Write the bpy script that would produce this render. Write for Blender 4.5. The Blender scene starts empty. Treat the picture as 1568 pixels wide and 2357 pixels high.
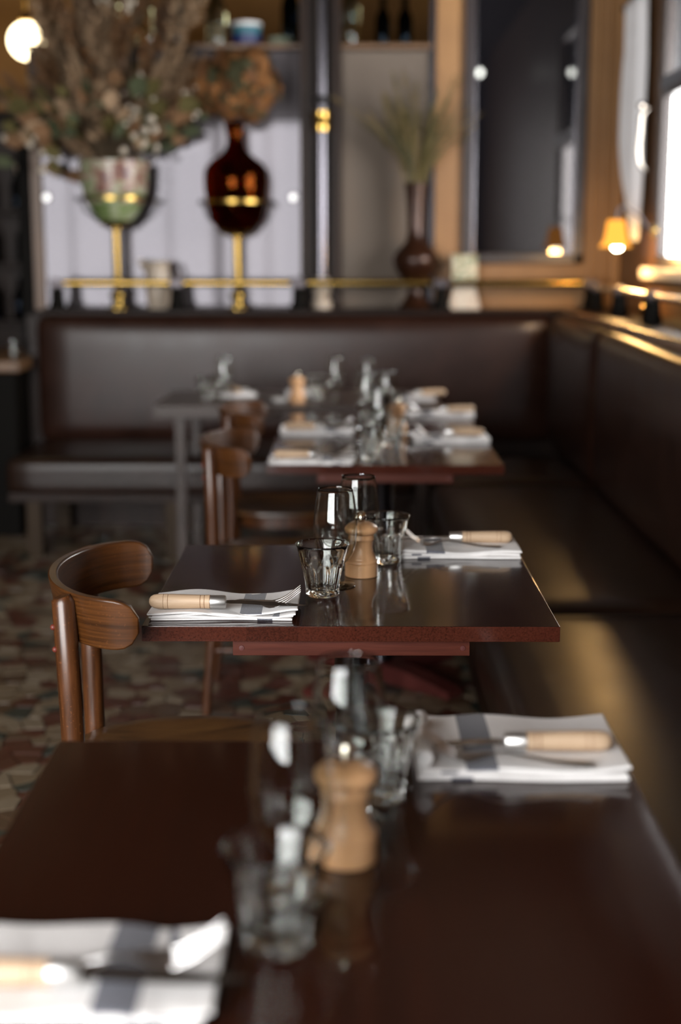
import bpy, bmesh, math, random
from mathutils import Vector, Matrix
from math import pi, sin, cos, radians as R

# ------------------------------------------------------------------ camera, world, light, exposure
S = bpy.context.scene
COL = S.collection
cam_d = bpy.data.cameras.new('camera'); cam = bpy.data.objects.new('camera', cam_d); COL.objects.link(cam)
cam.location = (0, 0, 1.37)
cam.rotation_euler = (R(90 - 10.399), 0, R(0.362))
cam_d.sensor_fit = 'HORIZONTAL'; cam_d.sensor_width = 24; cam_d.lens = 50
cam_d.clip_start = .05; cam_d.clip_end = 100
cam_d.dof.use_dof = True; cam_d.dof.focus_distance = 2.44; cam_d.dof.aperture_fstop = 1.8
S.camera = cam
SKY = 25.0
W = bpy.data.worlds.new('overcast_sky'); S.world = W; W.use_nodes = True
bg = W.node_tree.nodes['Background']; bg.inputs[0].default_value = (1.0, .975, .97, 1); bg.inputs[1].default_value = SKY
S.view_settings.view_transform = 'Standard'; S.view_settings.look = 'None'
S.view_settings.exposure = -0.12; S.view_settings.gamma = 1; S.view_settings.use_curve_mapping = False
S.cycles.max_bounces = 10; S.cycles.transmission_bounces = 10; S.cycles.transparent_max_bounces = 12
S.cycles.glossy_bounces = 5; S.cycles.diffuse_bounces = 4
S.cycles.sample_clamp_indirect = 14; S.cycles.caustics_refractive = True; S.cycles.caustics_reflective = False
S.cycles.use_denoising = True

def portal(name, loc, rot, sx, sy):
    d = bpy.data.lights.new(name, 'AREA'); d.shape = 'RECTANGLE'; d.size = sx; d.size_y = sy
    d.cycles.is_portal = True
    o = bpy.data.objects.new(name, d); COL.objects.link(o); o.location = loc; o.rotation_euler = rot
XR, YB, YF, XL, ZC = 1.36, 7.30, -1.00, -4.20, 3.25      # right wall, mirror wall, street wall, left wall, ceiling
WB = [(-3.52, -2.50), (-2.46, -1.44), (-1.40, -.36)]       # three street windows behind the camera (x ranges)
WBZ = (.62, 2.76)
WR = (4.95, 6.43, 1.30, 2.75)                               # side window
for i, (a, b) in enumerate(WB):
    portal('daylight_portal', ((a+b)/2, YF-.11, sum(WBZ)/2), (R(90), 0, 0), b-a, WBZ[1]-WBZ[0])
portal('daylight_portal', (XR+.05, (WR[0]+WR[1])/2, (WR[2]+WR[3])/2), (0, R(90), 0), WR[3]-WR[2], WR[1]-WR[0])

# ------------------------------------------------------------------ materials
M = {}
def mat(name, col=(.5, .5, .5), rough=.5, metal=0, **kw):
    m = bpy.data.materials.new(name); m.use_nodes = True
    p = m.node_tree.nodes['Principled BSDF']
    p.inputs['Base Color'].default_value = (*col, 1); p.inputs['Roughness'].default_value = rough
    p.inputs['Metallic'].default_value = metal
    for k, v in kw.items():
        p.inputs[k.replace('_', ' ')].default_value = v if not isinstance(v, tuple) else (*v, 1)
    M[name] = m
    return m
def nodes(m): return m.node_tree.nodes, m.node_tree.links, m.node_tree.nodes['Principled BSDF']
def coords(m, scale=(1, 1, 1), src='Object', rot=(0, 0, 0)):
    n, l, p = nodes(m)
    t = n.new('ShaderNodeTexCoord'); mp = n.new('ShaderNodeMapping')
    mp.inputs['Scale'].default_value = scale; mp.inputs['Rotation'].default_value = rot
    l.new(t.outputs[src], mp.inputs[0]); return mp.outputs[0]
def noise(m, vec, scale, detail=4, rough=.55, dist=0):
    n, l, p = nodes(m); t = n.new('ShaderNodeTexNoise')
    t.inputs['Scale'].default_value = scale; t.inputs['Detail'].default_value = detail
    t.inputs['Roughness'].default_value = rough; t.inputs['Distortion'].default_value = dist
    l.new(vec, t.inputs['Vector']); return t.outputs['Fac']
def ramp(m, fac, stops):
    n, l, p = nodes(m); r = n.new('ShaderNodeValToRGB'); e = r.color_ramp.elements
    while len(e) < len(stops): e.new(.5)
    for i, (q, c) in enumerate(stops):
        e[i].position = q; e[i].color = (*c, 1)
    l.new(fac, r.inputs[0]); return r.outputs[0]
def bump(m, fac, strength, dist=.002):
    n, l, p = nodes(m); b = n.new('ShaderNodeBump'); b.inputs['Strength'].default_value = strength
    b.inputs['Distance'].default_value = dist; l.new(fac, b.inputs['Height']); l.new(b.outputs[0], p.inputs['Normal'])
def rough_from(m, fac, lo, hi):
    n, l, p = nodes(m); r = n.new('ShaderNodeMapRange'); r.inputs[3].default_value = lo; r.inputs[4].default_value = hi
    l.new(fac, r.inputs[0]); l.new(r.outputs[0], p.inputs['Roughness'])
def math_node(m, op, a, b=None):
    n, l, p = nodes(m); q = n.new('ShaderNodeMath'); q.operation = op
    for i, v in enumerate((a, b)):
        if v is None: continue
        if isinstance(v, (int, float)): q.inputs[i].default_value = v
        else: l.new(v, q.inputs[i])
    return q.outputs[0]
def tinted(name, c1, c2, scale, rough, metal=0, stretch=(1, 1, 1), b=.2, lo=None, **kw):
    m = mat(name, c1, rough, metal, **kw); n, l, p = nodes(m)
    f = noise(m, coords(m, stretch), scale, 5)
    l.new(ramp(m, f, [(.3, c1), (.7, c2)]), p.inputs['Base Color'])
    if b: bump(m, f, b)
    if lo is not None: rough_from(m, f, lo, rough)
    return m

# varnished laminated tabletop: growth rings differ from stave to stave (seen on the end grain)
def tabletop_material():
    m = mat('tabletop_wood', (.1, .03, .02), .22, 0, Coat_Weight=.5, Coat_Roughness=.06, Specular_IOR_Level=.10); n, l, p = nodes(m)
    t = n.new('ShaderNodeTexCoord'); s = n.new('ShaderNodeSeparateXYZ'); l.new(t.outputs['Object'], s.inputs[0])
    X = s.outputs[0]; Z = s.outputs[2]
    k = math_node(m, 'FLOOR', math_node(m, 'DIVIDE', X, .088))
    wn = n.new('ShaderNodeTexWhiteNoise'); wn.noise_dimensions = '1D'; l.new(k, wn.inputs['W'])
    sc = n.new('ShaderNodeSeparateColor'); l.new(wn.outputs['Color'], sc.inputs[0])
    u = math_node(m, 'SUBTRACT', X, math_node(m, 'MULTIPLY', k, .088))
    cx = math_node(m, 'SUBTRACT', math_node(m, 'MULTIPLY', sc.outputs[0], .62), .28)
    cz = math_node(m, 'ADD', math_node(m, 'MULTIPLY', sc.outputs[1], .15), -.10)
    dx = math_node(m, 'SUBTRACT', u, cx); dz = math_node(m, 'SUBTRACT', Z, cz)
    r = math_node(m, 'SQRT', math_node(m, 'ADD', math_node(m, 'MULTIPLY', dx, dx), math_node(m, 'MULTIPLY', dz, dz)))
    nz = noise(m, coords(m, (6, 1, 6)), 9, 4)
    r2 = math_node(m, 'ADD', r, math_node(m, 'MULTIPLY', nz, .0022))
    ring = math_node(m, 'SINE', math_node(m, 'MULTIPLY', r2, 2900))
    ring = math_node(m, 'ADD', math_node(m, 'MULTIPLY', ring, .5), .5)
    fine = noise(m, coords(m, (300, 4, 300)), 1.0, 3)
    f = math_node(m, 'ADD', math_node(m, 'MULTIPLY', ring, .36), math_node(m, 'MULTIPLY', fine, .62))
    f = math_node(m, 'ADD', f, math_node(m, 'MULTIPLY', math_node(m, 'SUBTRACT', sc.outputs[2], .5), .10))
    # upper face is coloured darker than the edges
    edge = ramp(m, f, [(.25, (.018, .0046, .0028)), (.75, (.078, .0200, .0115))])
    top = ramp(m, f, [(.2, (.016, .0034, .0014)), (.8, (.029, .0064, .0026))])
    g = n.new('ShaderNodeNewGeometry'); sg = n.new('ShaderNodeSeparateXYZ'); l.new(g.outputs['True Normal'], sg.inputs[0])
    up = math_node(m, 'GREATER_THAN', sg.outputs[2], .5)
    mx = n.new('ShaderNodeMix'); mx.data_type = 'RGBA'; l.new(up, mx.inputs[0]); l.new(edge, mx.inputs[6]); l.new(top, mx.inputs[7])
    l.new(mx.outputs[2], p.inputs['Base Color'])
    gl = noise(m, coords(m, (1, 1, 1)), 420, 2)
    bump(m, gl, .05, .0005)
    sm = noise(m, coords(m, (5, 1.2, 1)), 2.2, 5); rough_from(m, sm, .10, .30)
tabletop_material()
tinted('batten_wood', (.052, .0115, .0065), (.085, .021, .012), 26, .42, stretch=(.35, 3, 6), b=.1, Specular_IOR_Level=.2)
tinted('foot_red', (.06, .010, .008), (.10, .022, .018), 9, .45)
tinted('leather', (.016, .0060, .0036), (.027, .0105, .0064), 7, .38, b=.12, lo=.28, Specular_IOR_Level=.30)
tinted('leather_seat', (.014, .0062, .0035), (.024, .0105, .006), 7, .38, b=.15, lo=.27, Specular_IOR_Level=.32)
tinted('dark_wood', (.012, .006, .004), (.026, .013, .008), 14, .42, stretch=(1, 1, .15), b=.1, Specular_IOR_Level=.18)
tinted('ledge_wood', (.009, .0045, .003), (.018, .009, .006), 14, .4, stretch=(.2, 1, 1), b=.05, Specular_IOR_Level=.10)
tinted('leg_wood', (.026, .014, .005), (.04, .022, .008), 14, .5, stretch=(1, 1, .2), Specular_IOR_Level=.2)
tinted('moulding_wood_lit', (.16, .08, .035), (.24, .12, .055), 14, .2, stretch=(1, .2, 1), b=.05)  # wood coloured pale for the reflection along its rounded edge
def streaky(name, dark, mid, light, rough, sc=9, stretch=(1, 1, .08), worn=.5):
    m = mat(name, mid, rough, 0, Coat_Weight=.22, Coat_Roughness=.2); n, l, p = nodes(m)
    f = noise(m, coords(m, stretch), sc * 6, 6, .6, .4)
    w = noise(m, coords(m), 190, 3)
    c = ramp(m, f, [(.3, dark), (.52, mid), (.75, light)])
    mx = n.new('ShaderNodeMix'); mx.data_type = 'RGBA'
    l.new(math_node(m, 'MULTIPLY', math_node(m, 'GREATER_THAN', w, .655), worn), mx.inputs[0]); l.new(c, mx.inputs[6])
    mx.inputs[7].default_value = (*[min(1, q*1.7) for q in light], 1)
    l.new(mx.outputs[2], p.inputs['Base Color']); bump(m, f, .25, .001)
streaky('chair_wood', (.024, .0078, .0022), (.066, .0215, .0058), (.108, .037, .011), .34, 14)
streaky('chair_band', (.024, .0080, .0018), (.070, .0235, .0050), (.108, .038, .009), .32, 9, (.10, .10, 3.2), .3)
streaky('chair_seat_wood', (.035, .014, .004), (.085, .035, .009), (.12, .055, .015), .38, 2.2, (.5, 1.6, 1), .15)
mat('rivet_red', (.13, .022, .013), .5)
streaky('mill_wood', (.56, .30, .135), (.68, .385, .19), (.76, .45, .24), .38, 5, (1, 1, .12), 0)
def handle_wood():
    m = mat('handle_wood', (.6, .42, .26), .55); n, l, p = nodes(m)
    f = noise(m, coords(m, (.08, 1, 1)), 110, 5, .6, .3)
    k = noise(m, coords(m), 60, 2)
    c = ramp(m, f, [(.25, (.38, .25, .15)), (.6, (.54, .385, .255)), (.85, (.62, .46, .32))])
    l.new(c, p.inputs['Base Color']); bump(m, f, .25, .0006)
handle_wood()
mat('handle_groove', (.20, .10, .045), .7)
mat('steel', (.78, .77, .76), .30, 1); mat('ferrule_metal', (.80, .79, .77), .38, 1)
mat('blade_steel', (.42, .41, .40), .25, 1)
mat('knob_steel', (.75, .70, .60), .14, 1)
mat('brass', (.42, .27, .07), .20, 1); mat('dark_iron', (.022, .020, .022), .35, .6)
mat('pipe_metal', (.12, .115, .13), .22, 1); mat('aged_brass', (.28, .185, .05), .26, 1); mat('rail_steel', (.72, .66, .58), .25, 1)
mat('rail_bracket', (.07, .06, .065), .35, .7)
mat('black_paint', (.0045, .0038, .003), .6, 0, Specular_IOR_Level=.06)
def napkin_cloth():
    m = mat('napkin_cloth', (.8, .78, .76), .85, 0, Sheen_Weight=.2); n, l, p = nodes(m)
    t = n.new('ShaderNodeTexCoord'); s = n.new('ShaderNodeSeparateXYZ'); l.new(t.outputs['Object'], s.inputs[0])
    X, Z = s.outputs[0], s.outputs[2]
    def band(v, a, b): return math_node(m, 'MULTIPLY', math_node(m, 'GREATER_THAN', v, a), math_node(m, 'LESS_THAN', v, b))
    b1 = math_node(m, 'MULTIPLY', band(X, .030, .068), math_node(m, 'GREATER_THAN', Z, .0118))
    b2 = math_node(m, 'MULTIPLY', band(X, .078, .098), band(Z, .0078, .0112))
    b3 = math_node(m, 'MULTIPLY', band(X, .060, .086), math_node(m, 'LESS_THAN', Z, .0042))
    b = math_node(m, 'MAXIMUM', math_node(m, 'MAXIMUM', b1, b2), b3)
    weave = noise(m, coords(m, (1, 1, 1)), 900, 1)
    st = ramp(m, weave, [(.35, (.075, .078, .10)), (.65, (.17, .175, .21))])
    wh = ramp(m, noise(m, coords(m), 30, 3), [(.3, (.74, .72, .71)), (.7, (.84, .82, .81))])
    mx = n.new('ShaderNodeMix'); mx.data_type = 'RGBA'; l.new(b, mx.inputs[0]); l.new(wh, mx.inputs[6]); l.new(st, mx.inputs[7])
    l.new(mx.outputs[2], p.inputs['Base Color']); bump(m, weave, .15, .0004)
napkin_cloth()
def glass(name, col=(1, 1, 1), ior=1.47, rough=0):
    m = bpy.data.materials.new(name); m.use_nodes = True; n = m.node_tree.nodes; l = m.node_tree.links
    n.remove(n['Principled BSDF']); g = n.new('ShaderNodeBsdfGlass'); g.inputs[0].default_value = (*col, 1)
    g.inputs['IOR'].default_value = ior; g.inputs['Roughness'].default_value = rough
    l.new(g.outputs[0], n['Material Output'].inputs[0]); M[name] = m
glass('clear_glass', (.985, .995, .985)); glass('amber_glass', (.50, .17, .03), 1.48); glass('bottle_glass', (.78, .86, .84)); glass('dark_bottle', (.10, .14, .18))
def thin_pane(name, tint=(.97, .98, .98), f0=.04):
    """thin clear glass: straight-through transmission plus Fresnel (Schlick) reflection"""
    m = bpy.data.materials.new(name); m.use_nodes = True; n = m.node_tree.nodes; l = m.node_tree.links
    n.remove(n['Principled BSDF']); t = n.new('ShaderNodeBsdfTransparent'); t.inputs[0].default_value = (*tint, 1)
    g = n.new('ShaderNodeBsdfGlossy'); g.inputs['Roughness'].default_value = .015; lw = n.new('ShaderNodeLayerWeight'); lw.inputs[0].default_value = .5
    pw = n.new('ShaderNodeMath'); pw.operation = 'POWER'; pw.inputs[1].default_value = 5; l.new(lw.outputs['Facing'], pw.inputs[0])
    ma = n.new('ShaderNodeMath'); ma.operation = 'MULTIPLY_ADD'; ma.inputs[1].default_value = 1-f0; ma.inputs[2].default_value = f0; l.new(pw.outputs[0], ma.inputs[0])
    mx = n.new('ShaderNodeMixShader'); l.new(ma.outputs[0], mx.inputs[0]); l.new(t.outputs[0], mx.inputs[1]); l.new(g.outputs[0], mx.inputs[2])
    l.new(mx.outputs[0], n['Material Output'].inputs[0]); M[name] = m
thin_pane('wine_glass_bowl', (.985, .99, .985), .035)
thin_pane('window_glass')
def silvered(name, col, rough, base=(.03, .03, .03), amt=.5):
    m = bpy.data.materials.new(name); m.use_nodes = True; n = m.node_tree.nodes; l = m.node_tree.links
    n.remove(n['Principled BSDF']); d = n.new('ShaderNodeBsdfDiffuse'); d.inputs[0].default_value = (*base, 1)
    g = n.new('ShaderNodeBsdfGlossy'); g.inputs[0].default_value = (*col, 1); g.inputs['Roughness'].default_value = rough
    mx = n.new('ShaderNodeAddShader'); l.new(d.outputs[0], mx.inputs[0]); l.new(g.outputs[0], mx.inputs[1])
    l.new(mx.outputs[0], n['Material Output'].inputs[0]); M[name] = m
silvered('smoked_mirror', (.0215, .0205, .0225), .045, (.10, .090, .095))
silvered('smoked_mirror_tan', (.022, .020, .018), .09, (.15, .122, .10))
silvered('old_mirror', (.070, .066, .066), .015, (.006, .006, .008))
def emit(name, col, s):
    m = bpy.data.materials.new(name); m.use_nodes = True; n = m.node_tree.nodes; l = m.node_tree.links
    n.remove(n['Principled BSDF']); e = n.new('ShaderNodeEmission'); e.inputs[0].default_value = (*col, 1); e.inputs[1].default_value = s
    l.new(e.outputs[0], n['Material Output'].inputs[0]); M[name] = m
emit('globe_glow', (1, .80, .48), 10); emit('bulb_glow', (1, .84, .55), 45); emit('shade_glow', (1, .38, .05), 2.0); emit('bulb_white', (.93, 1, .92), 60)
mat('plaster_dark', (.055, .030, .012), .8)
tinted('ochre_wall', (.24, .115, .036), (.34, .17, .056), 3, .5, b=.05)
tinted('back_wall_paint', (.17, .075, .014), (.24, .11, .020), 2, .8)
tinted('side_panelling', (.10, .050, .020), (.17, .085, .036), 9, .42, stretch=(1, 1, .12), b=.1)
mat('ceiling_paint', (.045, .024, .012), .85); mat('front_wall_paint', (.10, .052, .024), .8)
tinted('mirror_frame_wood', (.020, .013, .013), (.034, .022, .022), 8, .34)
mat('window_frame_paint', (.030, .022, .020), .35)
mat('sill_paint', (.75, .72, .66), .3); mat('curtain_cloth', (.90, .90, .92), .9)
mat('awning_cloth', (.0015, .0025, .005), .9, 0, Specular_IOR_Level=.1); mat('transom_paint', (.16, .18, .22), .4)
mat('cream_ceramic', (.46, .38, .30), .35); mat('white_ceramic', (.80, .79, .77), .25); mat('teal_paint', (.03, .13, .17), .4); mat('navy_paint', (.012, .02, .10), .4); mat('green_bowl', (.26, .30, .22), .4)
tinted('bronze', (.020, .007, .0035), (.040, .014, .006), 12, .30, .35)
mat('bronze_highlight', (.16, .06, .035), .25, .5)
def floral(name, stops, sc):
    m = mat(name, (.5, .5, .4), .3); n, l, p = nodes(m)
    f = noise(m, coords(m), sc, 4, .6, 1.0); l.new(ramp(m, f, stops), p.inputs['Base Color'])
floral('painted_ceramic', [(.35, (.08, .025, .035)), (.45, (.30, .16, .11)), (.53, (.42, .40, .31)), (.62, (.17, .24, .09)), (.7, (.30, .34, .21))], 13)
floral('painted_green', [(.35, (.07, .11, .03)), (.5, (.18, .25, .09)), (.6, (.38, .40, .27)), (.7, (.14, .21, .07))], 11)
floral('printed_paper', [(.4, (.55, .50, .34)), (.5, (.62, .58, .44)), (.57, (.08, .17, .10)), (.66, (.45, .27, .12))], 22)
floral('printed_base', [(.4, (.55, .50, .42)), (.55, (.66, .60, .50)), (.66, (.42, .24, .16))], 34)
for nm, c in dict(plume_beige=(.29, .19, .11), plume_dark=(.11, .062, .034), leaf_olive=(.075, .060, .012), leaf_brown=(.17, .085, .035),
                  leaf_green=(.045, .055, .022), petal_red=(.085, .015, .014), petal_orange=(.185, .072, .014), petal_rust=(.11, .042, .010),
                  petal_green=(.040, .038, .012), stem_brown=(.07, .045, .02), seed_white=(.46, .40, .32), grass_straw=(.15, .105, .040), grass_green=(.055, .052, .024)).items():
    mat(nm, c, .8)
TILE_COLS = {'marble_beige': ((0.1476, 0.1044, 0.0634), (0.1872, 0.1368, 0.0864)), 'marble_red': ((0.0612, 0.0173, 0.0094), (0.0936, 0.0274, 0.0144)),
             'marble_green': ((0.0245, 0.0302, 0.0245), (0.0396, 0.0475, 0.0382)), 'marble_cream': ((0.1944, 0.1476, 0.0972), (0.2376, 0.1872, 0.1296)), 'marble_brown': ((0.0720, 0.0396, 0.0216), (0.1008, 0.0576, 0.0324))}
for nm, (a, b) in TILE_COLS.items(): tinted(nm, a, b, 30, .34, b=.03)
def grout():
    m = mat('grout', (.045, .035, .026), .7); n, l, p = nodes(m)
    v = n.new('ShaderNodeTexVoronoi'); v.inputs['Scale'].default_value = 13; l.new(coords(m), v.inputs['Vector'])
    s = n.new('ShaderNodeSeparateColor'); l.new(v.outputs['Color'], s.inputs[0])
    l.new(ramp(m, s.outputs[0], [(.0, (.03, .03, .024)), (.3, (.045, .035, .026)), (.6, (.06, .03, .02)), (1, (.07, .05, .035))]), p.inputs['Base Color'])
grout()

# ------------------------------------------------------------------ mesh helpers
class MB:
    def __init__(s): s.v = []; s.f = []; s.mi = []; s.cur = 0; s.wn = False
    def add(s, vs, fs):
        b = len(s.v); s.v += [tuple(q) for q in vs]; s.f += [tuple(b+i for i in q) for q in fs]; s.mi += [s.cur]*len(fs); return s
    def box(s, x0, x1, y0, y1, z0, z1):
        vs = [(x, y, z) for x in (x0, x1) for y in (y0, y1) for z in (z0, z1)]
        return s.add(vs, [(0, 1, 3, 2), (4, 6, 7, 5), (0, 4, 5, 1), (2, 3, 7, 6), (0, 2, 6, 4), (1, 5, 7, 3)])
    def rbox(s, x0, x1, y0, y1, z0, z1, r=.003, seg=2):
        s.wn = True; bm = bmesh.new(); bmesh.ops.create_cube(bm, size=1)
        for v in bm.verts: v.co = Vector((x0+(v.co.x+.5)*(x1-x0), y0+(v.co.y+.5)*(y1-y0), z0+(v.co.z+.5)*(z1-z0)))
        bmesh.ops.bevel(bm, geom=bm.edges[:], offset=r, segments=seg, profile=.5, affect='EDGES')
        bm.verts.index_update()
        s.add([v.co[:] for v in bm.verts], [[v.index for v in f.verts] for f in bm.faces]); bm.free(); return s
    def lathe(s, prof, n=32, c=(0, 0), closed=False, axis='z', o=(0, 0, 0)):
        m = len(prof); vs = []
        for r, z in prof:
            for k in range(n):
                a = 2*pi*k/n
                if axis == 'z': vs.append((c[0]+r*cos(a)+o[0], c[1]+r*sin(a)+o[1], z+o[2]))
                else: vs.append((z+o[0], r*cos(a)+o[1], r*sin(a)+o[2]))
        fs = []
        for i in range(m-1 + (1 if closed else 0)):
            j = (i+1) % m
            for k in range(n):
                q = (i*n+k, i*n+(k+1) % n, j*n+(k+1) % n, j*n+k)
                fs.append(q if axis == 'z' else q[::-1])
        if not closed:
            for i, rev in ((0, True), (m-1, False)):
                if prof[i][0] > 1e-6:
                    q = tuple(i*n+k for k in range(n)); fs.append(q[::-1] if (rev == (axis == 'z')) else q)
        return s.add(vs, fs)
    def tube(s, pts, rad, n=10, cap=True):
        pts = [Vector(p) for p in pts]; m = len(pts)
        rs = rad if isinstance(rad, (list, tuple)) else [rad]*m
        t0 = (pts[1]-pts[0]).normalized(); up = Vector((0, 0, 1)) if abs(t0.z) < .9 else Vector((1, 0, 0))
        u = t0.cross(up).normalized(); vs = []
        for i, p in enumerate(pts):
            t = (pts[min(i+1, m-1)]-pts[max(i-1, 0)]).normalized()
            u = (u - t*u.dot(t)).normalized(); w = t.cross(u)
            vs += [p+(u*cos(2*pi*k/n)+w*sin(2*pi*k/n))*rs[i] for k in range(n)]
        fs = [(i*n+k, i*n+(k+1) % n, (i+1)*n+(k+1) % n, (i+1)*n+k) for i in range(m-1) for k in range(n)]
        if cap: fs += [tuple(range(n))[::-1], tuple((m-1)*n+k for k in range(n))]
        return s.add(vs, fs)
    def ball(s, c, r, nu=10, nv=6, sq=(1, 1, 1)):
        vs = [(c[0], c[1], c[2]-r*sq[2])]
        for i in range(1, nv):
            a = -pi/2+pi*i/nv
            vs += [(c[0]+r*sq[0]*cos(a)*cos(2*pi*k/nu), c[1]+r*sq[1]*cos(a)*sin(2*pi*k/nu), c[2]+r*sq[2]*sin(a)) for k in range(nu)]
        vs.append((c[0], c[1], c[2]+r*sq[2])); L = len(vs)-1
        fs = [(0, 1+(k+1) % nu, 1+k) for k in range(nu)] + [(L, L-nu+k, L-nu+(k+1) % nu) for k in range(nu)]
        fs += [(1+i*nu+k, 1+i*nu+(k+1) % nu, 1+(i+1)*nu+(k+1) % nu, 1+(i+1)*nu+k) for i in range(nv-2) for k in range(nu)]
        return s.add(vs, fs)
    def sweep(s, sect, n, closed_sect=True, caps=True):          # sect: list of rings, each of n points
        vs = [p for r in sect for p in r]; m = len(sect)
        fs = [(i*n+k, i*n+(k+1) % n, (i+1)*n+(k+1) % n, (i+1)*n+k) for i in range(m-1) for k in range(n if closed_sect else n-1)]
        if caps: fs += [tuple(range(n))[::-1], tuple((m-1)*n+k for k in range(n))]
        return s.add(vs, fs)
    def build(s, name, material, parent=None, smooth=40, loc=None, fix=False):
        me = bpy.data.meshes.new(name); me.from_pydata(s.v, [], s.f); 
        ms = material if isinstance(material, (list, tuple)) else [material]
        for q in ms: me.materials.append(M[q])
        if len(ms) > 1: me.polygons.foreach_set('material_index', s.mi)
        if fix:
            bm = bmesh.new(); bm.from_mesh(me); bmesh.ops.recalc_face_normals(bm, faces=bm.faces); bm.to_mesh(me); bm.free()
        me.update()
        if smooth:
            me.shade_smooth(); me.set_sharp_from_angle(angle=R(smooth))
        o = bpy.data.objects.new(name, me); COL.objects.link(o)
        if s.wn and smooth: w_ = o.modifiers.new('weighted', 'WEIGHTED_NORMAL'); w_.keep_sharp = True; w_.weight = 80
        if parent: o.parent = parent
        if loc: o.location = loc
        return o
def tag(o, label=None, cat=None, group=None, kind=None):
    if label: o['label'] = label
    if cat: o['category'] = cat
    if group: o['group'] = group
    if kind: o['kind'] = kind
    return o
def empty(name, loc=(0, 0, 0), rz=0, label=None, cat=None, group=None, kind=None):
    o = bpy.data.objects.new(name, None); o.empty_display_size = .05; COL.objects.link(o); o.location = loc; o.rotation_euler = (0, 0, rz)
    return tag(o, label, cat, group, kind)
def copy_tree(o, parent=None):
    c = o.copy(); COL.objects.link(c); c.parent = parent
    for ch in list(o.children): copy_tree(ch, c)
    return c
def place(proto, used, loc, rz, label, group=None):
    o = proto if not used.get(proto.name) else copy_tree(proto)
    used[proto.name] = True
    o.location = loc; o.rotation_euler = (0, 0, rz); o['label'] = label
    if group: o['group'] = group
    return o
USED = {}

# ------------------------------------------------------------------ the room
def struct(name, mb, m, parent=None, **k):
    o = mb.build(name, m, parent, **k)
    if not parent: o['kind'] = 'structure'
    return o
floor = struct('floor', MB().box(XL-.2, XR+.2, YF-.2, 9.6, -.12, -.0035), 'grout', smooth=0)
struct('ceiling', MB().box(XL-.2, XR+.2, YF-.2, 9.6, ZC, ZC+.12), 'ceiling_paint', smooth=0)
struct('wall_left', MB().box(XL-.15, XL, YF, 9.4, 0, ZC), 'front_wall_paint', smooth=0)
struct('wall_back', MB().box(XL, XR+.15, 9.2, 9.35, 0, ZC), 'back_wall_paint', smooth=0)
# street wall behind the camera, with three tall windows
mb = MB(); xs = [XL] + [q for w in WB for q in w] + [XR+.15]
for i in range(0, len(xs), 2): mb.box(xs[i], xs[i+1], YF-.15, YF, 0, ZC)
for a, b in WB: mb.box(a, b, YF-.15, YF, 0, WBZ[0]).box(a, b, YF-.15, YF, WBZ[1], ZC)
struct('wall_front', mb, 'front_wall_paint', smooth=0)
for i, (a, b) in enumerate(WB):
    w = empty('window_%d' % (i+2), ((a+b)/2, YF-.06, WBZ[0]), kind='structure'); h = (b-a)/2; H = WBZ[1]-WBZ[0]
    f = MB(); t = .03
    f.box(-h, -h+t, -.03, .03, 0, H).box(h-t, h, -.03, .03, 0, H).box(-h, h, -.03, .03, 0, t).box(-h, h, -.03, .03, H-t, H)
    f.box(-.012, .012, -.015, .015, t, H-t)
    f.build('window_frame', 'window_frame_paint', w, smooth=0)
    MB().box(-h+t, h-t, -.003, .003, t, H-t).build('pane', 'window_glass', w, smooth=0)
# side wall with the window, sill, handle
mb = MB(); mb.box(XR, XR+.04, YF, WR[0], 0, ZC).box(XR, XR+.04, WR[1], 9.3, 0, ZC).box(XR, XR+.04, WR[0], WR[1], 0, WR[2]).box(XR, XR+.04, WR[0], WR[1], WR[3], ZC)
struct('wall_right', mb, 'side_panelling', smooth=0)
w1 = empty('window_1', (XR+.02, WR[1], WR[2]), kind='structure'); LW = WR[1]-WR[0]; HW = WR[3]-WR[2]
f = MB(); f.rbox(-.022, .022, -.05, 0, 0, HW, .004).rbox(-.022, .022, -LW, -LW+.05, 0, HW, .004).rbox(-.022, .022, -LW, 0, 0, .05, .004).rbox(-.022, .022, -LW, 0, HW-.05, HW, .004)
f.build('window_frame', 'window_frame_paint', w1)
MB().rbox(-.022, .022, -LW+.04, -.04, .725, .765, .004).build('transom', 'window_frame_paint', w1)
MB().rbox(-.034, -.01, -LW+.04, -.04, .765, .81, .004).build('transom_cap', 'transom_paint', w1)
MB().box(0, .004, -LW+.04, -.04, .04, .727).build('pane', 'window_glass', w1, smooth=0)
MB().box(0, .006, -LW+.04, -.04, .80, HW-.04).build('pane', 'window_glass', w1, smooth=0)
MB().rbox(-.075, -.021, -LW-.03, .06, -.05, 0, .008, 3).build('window_sill', 'sill_paint', w1)
h = MB(); h.tube([(-.07, .02, .42), (-.10, .02, .45), (-.105, .02, .52), (-.10, .02, .66), (-.07, .02, .69)], .010, 8).ball((-.10, .02, .70), .018)
h.build('window_handle', 'rail_steel', w1)
tag(MB().add([(XR+.06, .5, 2.92), (XR+.06, 11.5, 2.92), (2.12, 11.5, 2.46), (2.12, .5, 2.46), (XR+.06, .5, 2.95), (XR+.06, 11.5, 2.95), (2.12, 11.5, 2.49), (2.12, .5, 2.49)],
    [(0, 1, 2, 3), (7, 6, 5, 4), (0, 4, 5, 1), (1, 5, 6, 2), (2, 6, 7, 3), (3, 7, 4, 0)]).build('awning', 'awning_cloth', smooth=0),
    'dark navy awning outside seen through the upper side window pane', 'awning')
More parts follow.
